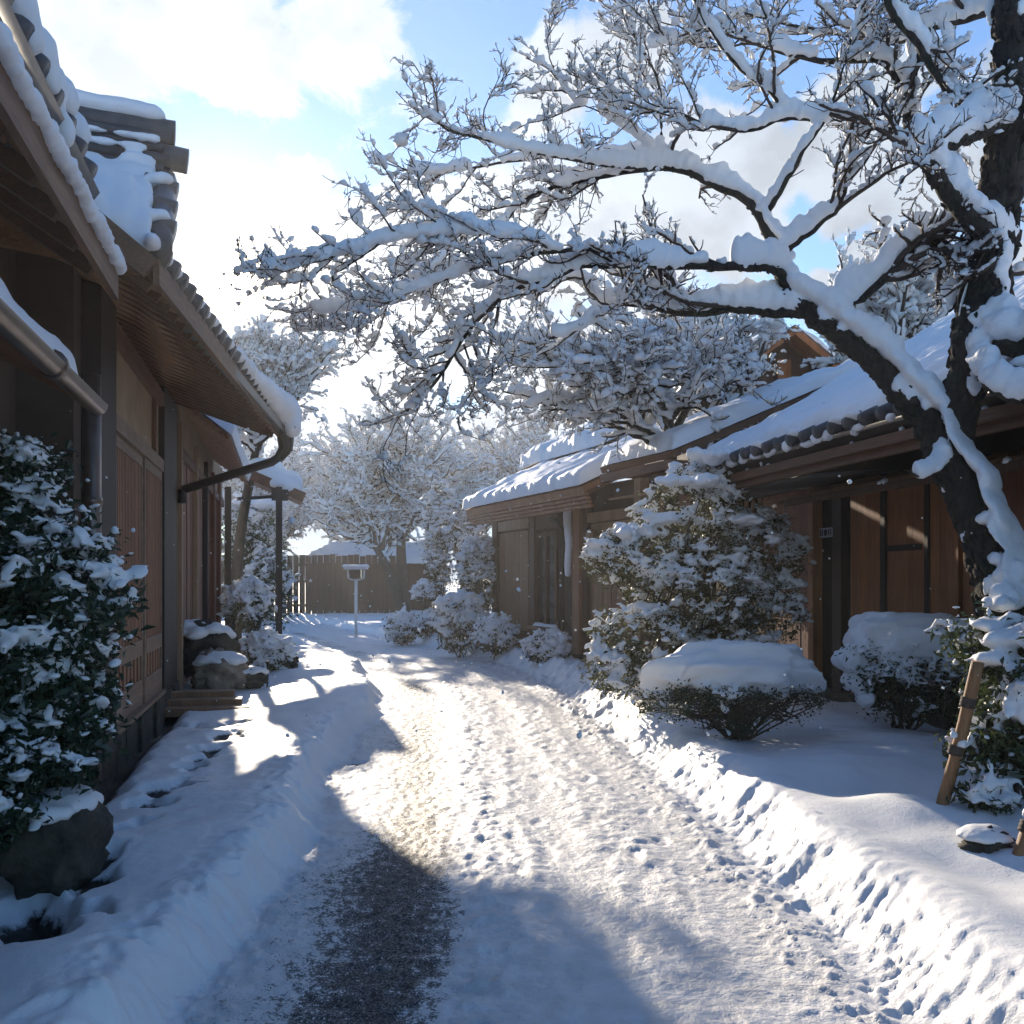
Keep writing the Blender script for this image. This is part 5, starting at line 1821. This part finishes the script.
# camellia at the left edge
Yb = 5.1
lb = [lobe(10, 540, Yb, 75, 78, .38), lobe(60, 600, Yb - .1, 66, 70, .36), lobe(20, 660, Yb - .15, 80, 80, .40), lobe(-60, 600, Yb - .2, 90, 110, .45), lobe(60, 690, Yb - .1, 45, 60, .3), lobe(10, 752, Yb - .35, 55, 34, .25), lobe(-5, 810, Yb - .62, 42, 60, .16), lobe(45, 775, Yb - .5, 34, 22, .12), lobe(70, 740, Yb - .15, 35, 36, .2), lobe(20, 480, Yb + .1, 50, 30, .3)]
shrub('camellia_bush', 'dark glossy evergreen bush dusted with snow at the left edge by the nearest house', (-2.5, Yb, .1), lb, 'leaf_dark', .060, 760, 34, .56, 21, None, 10, .016, [], .085, clump_snow=(.019, .013), merge=85, pfreq=3.6, capsmooth=1, vox=.011)

# shrubs to the right of the lane
Yc = 11.3
lb = [lobe(712, 478, Yc + .2, 40, 26), lobe(690, 520, Yc + .1, 58, 45), lobe(752, 548, Yc + .4, 50, 40), lobe(640, 560, Yc - .1, 52, 34), lobe(612, 560, Yc - .1, 32, 26), lobe(700, 595, Yc, 80, 50),
      lobe(640, 640, Yc - .4, 52, 36), lobe(616, 672, Yc - .6, 32, 26), lobe(765, 610, Yc + .2, 42, 44), lobe(665, 676, Yc - .5, 36, 30), lobe(720, 650, Yc, 60, 40), lobe(775, 560, Yc + .5, 34, 30), lobe(655, 700, Yc - 1.0, 20, 20)]
caps = []
for px, py, w, h in ((712, 458, 26, 10), (690, 482, 30, 10), (665, 520, 26, 8), (630, 532, 24, 9), (600, 545, 16, 7), (745, 520, 22, 6), (670, 575, 22, 9), (640, 610, 26, 7), (725, 560, 20, 6), (775, 540, 20, 5), (690, 640, 20, 6), (640, 570, 14, 6)):
    n = 7
    cc = np.array([W(px + rng.uniform(-w, w) * .7, py + rng.uniform(-3, 3), Yc - .25 + rng.uniform(-.3, .2)) for _ in range(n)])
    caps.append((cc, np.column_stack([rng.uniform(.25, .5, n) * w / F * Yc, rng.uniform(.3, .5, n) * w / F * Yc, rng.uniform(.6, 1.0, n) * h / F * Yc])))
shrub('snowy_shrub', 'tall billowing olive-green shrub loaded with snow before the right-hand houses', ground_loc(690, Yc), lb, 'leaf_olive', .043, 1750, 22, 1.02, 22, None, 14, .02, caps, .08, clump_snow=(.021, .015), capsmooth=2, merge=260)

# flat-topped shrub
Yc = 8.75
lb = [lobe(672, 704, Yc, 26, 16, .22), lobe(710, 708, Yc, 34, 18, .28), lobe(755, 706, Yc, 36, 18, .28), lobe(800, 700, Yc, 28, 18, .24), lobe(738, 692, Yc - .08, 84, 10, .34), lobe(700, 698, Yc - .28, 44, 9, .1), lobe(775, 697, Yc - .28, 44, 10, .1), lobe(735, 722, Yc - .1, 20, 14, .16)]
pl = (W(737, 674, Yc), np.array([86 / F * Yc, .34, 31 / F * Yc]), (.82, .24, 3.0, .65))
shrub('clipped_shrub', 'low dark shrub under a thick smooth pillow of snow beside the lane', ground_loc(738, Yc), lb, 'leaf_dark', .034, 330, 14, .3, 23, None, 26, .012, [pl], .07, capsmooth=8, clump_snow=(.016, .011))

# round hedge shrub by the door
Yc = 8.9
lb = [lobe(905, 672, Yc, 60, 48, .45), lobe(880, 665, Yc - .1, 36, 36, .3), lobe(945, 672, Yc + .1, 40, 46, .4)]
pl = (W(908, 640, Yc), np.array([61 / F * Yc, .42, 28 / F * Yc]), (.66, .16, 9.0, .8))
cc = np.array([W(852, 664, Yc - .1), W(858, 684, Yc - .12), W(866, 700, Yc - .2)]); ss = np.array([[14, 26, 20], [12, 22, 18], [9, 18, 12]]) / F * Yc
shrub('clipped_shrub', 'rounded dark shrub with snow crust in front of the orange-brown panels', ground_loc(905, Yc), lb, 'leaf_dark', .042, 460, 24, .85, 24, None, 12, .014, [pl, (cc, ss)], .08, clump_snow=(.022, .015), capsmooth=5)

# shrub round the foot of the big tree
Yc = 6.0
lb = [lobe(1000, 650, Yc + .1, 50, 34, .3), lobe(1010, 700, Yc - .1, 45, 40, .3), lobe(985, 745, Yc - .2, 35, 26, .22), lobe(1040, 690, Yc - .2, 50, 80, .35), lobe(980, 800, Yc - .3, 26, 16, .2), lobe(960, 640, Yc + .4, 26, 24, .2), lobe(1015, 740, Yc - .2, 40, 36, .25)]
cc = []; ss = []
for px, py, w, h, y in ((1018, 705, 16, 26, -.35), (1030, 715, 18, 24, -.4), (990, 660, 22, 10, -.2), (1010, 640, 26, 12, -.2), (970, 640, 16, 9, .2), (1000, 605, 20, 12, .2), (985, 626, 20, 8, 0)):
    cc.append(W(px, py, Yc + y)); ss.append((w / F * Yc, w / F * Yc * .8, h / F * Yc))
shrub('leafy_shrub', 'leafy green shrub with snowy tips around the foot of the big leaning tree', ground_loc(1010, Yc), lb, 'leaf_mid', .06, 330, 16, .85, 25, None, 8, .012, [(np.array(cc), np.array(ss))], .08, clump_snow=(.024, .015))

# small shrubs along the middle house
def ball(px, py, rpx, rpy, Y, label, seed, leaf='leaf_mid', n=170, snow=1.15, name='small_shrub', cs=(.045, .032), sz=.075, per=16):
    lb = [lobe(px, py, Y, rpx, rpy)]
    g = ground_loc(px, Y)
    w = W(px, py - rpy * .72, Y)
    rr = rpx / F * Y
    cap = None if rpy > rpx * 1.5 else [(np.array([w + [0, -.1 * rr, 0], w + [-.35 * rr, -.2 * rr, -.08 * rr], w + [.4 * rr, 0, -.1 * rr]]), np.array([[rr * .62, rr * .55, rpy / F * Y * .34]] * 3))]
    return shrub(name, label, g, lb, leaf, sz, n, per, snow, seed, 'small snowy shrubs along the lane', 6, .014, cap, .12, clump_snow=cs, merge=30)


ball(460, 622, 26, 30, 21.0, 'rounded snow-plastered shrub left of the boarded house', 31, n=260)
ball(496, 636, 18, 16, 19.8, 'low shrub with slanting snow cap under the shutter of the boarded house', 32, 'leaf_dark')
ball(548, 650, 18, 16, 17.3, 'dark little shrub with a snow cap under the boarded house window', 33, 'leaf_dark')
ball(404, 628, 17, 15, 25.0, 'round snow-capped shrub by the stems of the white tree', 34, 'leaf_dark')
ball(432, 626, 12, 14, 25.5, 'squarish green shrub between two snowy shrubs at the bend', 35, 'leaf_olive', 140, .6)
ball(480, 575, 22, 42, 21.6, 'upright leafy shrub against the left corner of the boarded house', 36, 'leaf_olive', 260, .8)
ball(440, 540, 14, 60, 24, 'tall thin snowy shrub left of the boarded house eave', 37, 'leaf_olive', 220, 1.1)
ball(430, 592, 16, 10, 25.8, 'flat shrub under a pad of snow behind the squarish shrub', 38, 'leaf_dark', 120, 1.2)
# left side, under the porch
ball(248, 606, 22, 24, 18.8, 'snow-topped shrub beside the porch post', 39, 'leaf_mid', 220, .9)
ball(266, 655, 20, 22, 15.6, 'low twiggy shrub beside the snowy stones on the left', 40, 'leaf_olive', 150, .5, sz=.06)
lb = [lobe(255, 560, 27, 30, 60, 1.0), lobe(245, 530, 27, 26, 30, .9), lobe(268, 590, 26.5, 24, 40, .8)]
cc = np.array([W(x, 507 + rng.uniform(-5, 5), 27 + rng.uniform(-.5, .3)) for x in range(228, 284, 7)])
shrub('tall_hedge', 'tall dark green hedge with a snowy top seen between the porch posts', (-6.9, 27, .1), lb, 'leaf_mid', .10, 520, 16, .55, 41, None, 8, .03, [(cc, np.tile([.32, .3, .2], (len(cc), 1)))], .2, clump_snow=(.05, .035), cat='hedge')


def boulder(name, label, px, py, Y, w, h, d, seed, mat='stone', cap=True, cat='rock', group=None, capz=.22, flat_top=False):
    global rng
    keep = rng; rng = np.random.default_rng(seed)
    c = W(px, py, Y)
    V, Fc = ico(4)
    n = V.copy()
    a = fbm(V[:, 0] * 1.6 + seed, V[:, 1] * 1.6 + V[:, 2] * 1.9, 5, .62)
    a = a - .55 * np.abs(fbm(V[:, 0] * 2.1 - seed, V[:, 1] * 2.1 + V[:, 2] * 2.4 + 4, 4, .6))
    P = n * (1.06 + .30 * a)[:, None]
    if flat_top:
        P = np.sign(P) * np.abs(P) ** np.array([.6, .6, .75])
    P = P * [w, d, h]
    e = empty(name, (c[0], c[1], c[2] - h), label, cat, group)
    m = MB(); m.add(P + c, Fc); m.build('stone_body', mat, e, (c[0], c[1], c[2] - h), True)
    if cap:
        m = MB()
        q = 40
        aa = rng.uniform(0, 2 * np.pi, q); rr = np.sqrt(rng.random(q)) * .85
        p = np.stack([c[0] + np.cos(aa) * rr * w, c[1] + np.sin(aa) * rr * d, c[2] + h * np.sqrt(np.clip(1 - rr ** 2, 0, 1)) * (.95 if not flat_top else 1)], 1)
        if flat_top: p[:, 2] = c[2] + h * 1.06 - .05 * rr
        s = w * rng.uniform(.28, .42, q)
        blobs(m, p, np.stack([s, s, s * capz * 2.6], 1), None, ICO2, .06, .8)
        o = m.build('snow_cap', 'snow', e, (c[0], c[1], c[2] - h), True); remeshed(o, .02, 4)
    rng = keep
    return e


boulder('mossy_rock', 'square dark mossy stone with snow cap under the camellia bush', 58, 842, 4.75, .19, .20, .25, 51, 'stone', flat_top=True, capz=.3)
boulder('garden_rock', 'dark upper stone capped with snow beside the plank step', 200, 648, 13.8, .42, .33, .4, 52, 'stone', group='snowy stones by the left house')
boulder('garden_rock', 'pale lower stone with a snowy top at the end of the plank step', 219, 674, 13.2, .34, .29, .35, 53, 'stone_pale', group='snowy stones by the left house', capz=.14)
boulder('garden_rock', 'small snowed-over stone right of the pale stone', 250, 678, 13.4, .22, .13, .22, 54, 'stone', group='snowy stones by the left house')
boulder('garden_rock', 'rounded stone under snow below the twiggy shrub', 283, 662, 16, .22, .18, .25, 55, 'stone', group='snowy stones by the left house')
boulder('small_stone', 'small stone with a snow blob at the foot of the billowing shrub', 697, 716, 10.2, .16, .12, .16, 56, 'stone')
boulder('small_stone', 'small dark stone at the lower right edge beside the split stake', 985, 848, 5.1, .13, .10, .13, 57, 'stone')


def stake(label, a, b, r, seed):
    a = np.array(a); b = np.array(b)
    e = empty('support_stake', a, label, 'stake', 'wooden tree stakes')
    m = MB(); Q = smooth_line([a, a * .5 + b * .5 + [.01, 0, 0], b], 14)
    tube(m, Q, r * (1 + .08 * perlin(np.arange(14) * .7 + seed, np.zeros(14))), 12); m.build('pole', 'wood_stake', e, a, True)
    for f in (.42, .72):
        m = MB()
        p = a * (1 - f) + b * f
        d = (b - a) / np.linalg.norm(b - a)
        tube(m, [p + d * .007 * k for k in range(9)], r * np.array([1.16, 1.22, 1.14, 1.16, 1.22, 1.14, 1.16, 1.22, 1.15]), 14)
        m.build('binding', 'twig', e, a, True)
    m = MB(); p = a + (b - a) * .45
    blobs(m, [p + [.02, -.03, .03], p + [-.02, -.02, .08]], [[.03, .025, .04], [.025, .02, .03]], None, ICO2, .1); m.build('snow_bit', 'snow', e, a, True)


p = W(938, 778, 5.75); q = W(978, 662, 5.6); p[2] = gz(p[0], p[1]) - .1
stake('whole slanting brown stake with two dark bindings, propping the big leaning tree', p, q, .035, 1)
p = W(1014, 872, 4.9); q = W(1045, 780, 4.95); p[2] = gz(p[0], p[1]) - .08
stake('split brown stake at the lower right edge of the picture', p, q, .04, 2)

p = W(267, 694, 13.6)
m = MB(); z0 = gz(p[0], p[1]); tube(m, [(p[0], p[1], z0 - .05), (p[0] + .01, p[1], z0 + .16), (p[0] + .005, p[1], z0 + .34)], .012, 8)
tube(m, [(p[0] - .02, p[1], z0 + .33), (p[0] + .03, p[1], z0 + .35)], .016, 8)
tag(m.build('marker_peg', 'metal_dark', None, smooth=True), 'thin dark peg standing in the snow in front of the snowy stones on the left', 'peg')

# ------------------------------------------------------------------ loose flakes blown off the boughs
m = MB()
n = 700
Yf = rng.uniform(3.0, 20, n) ** 1.0
pxf = np.where(rng.random(n) < .7, rng.normal(420, 140, n), rng.uniform(0, 1024, n)); pyf = rng.uniform(400, 740, n)
Cf = np.stack([(pxf - 512) / F * Yf, Yf, np.maximum(H + (HOR - pyf) / F * Yf, .3)], 1)
sf = np.clip(.0030 * np.exp(rng.normal(0, .6, n)), .0012, .010) * np.sqrt(Yf / 3)
blobs(m, Cf, np.stack([sf, sf, sf], 1), None, ICO1, .2, 1.0)
tag(m.build('falling_snow', 'snow_crown', smooth=True), 'loose snowflakes drifting in the air over the lane', 'snowflakes', kind='stuff')

# ------------------------------------------------------------------ cold hazy air full of fine ice crystals
m = MB(); m.box(-60, 60, -12, 80, -2, 26)
hz = m.build('haze', 'snow')
hm = bpy.data.materials.new('haze_air'); hm.use_nodes = True
t = hm.node_tree; t.nodes.clear()
ho = N(t, 'ShaderNodeOutputMaterial'); hv = N(t, 'ShaderNodeVolumePrincipled')
hv.inputs['Color'].default_value = (0.95, 0.96, 1.0, 1)
hv.inputs['Density'].default_value = 0.0013
hv.inputs['Anisotropy'].default_value = 0.6
t.links.new(hv.outputs[0], ho.inputs['Volume'])
hz.data.materials.clear(); hz.data.materials.append(hm)
tag(hz, kind='stuff')
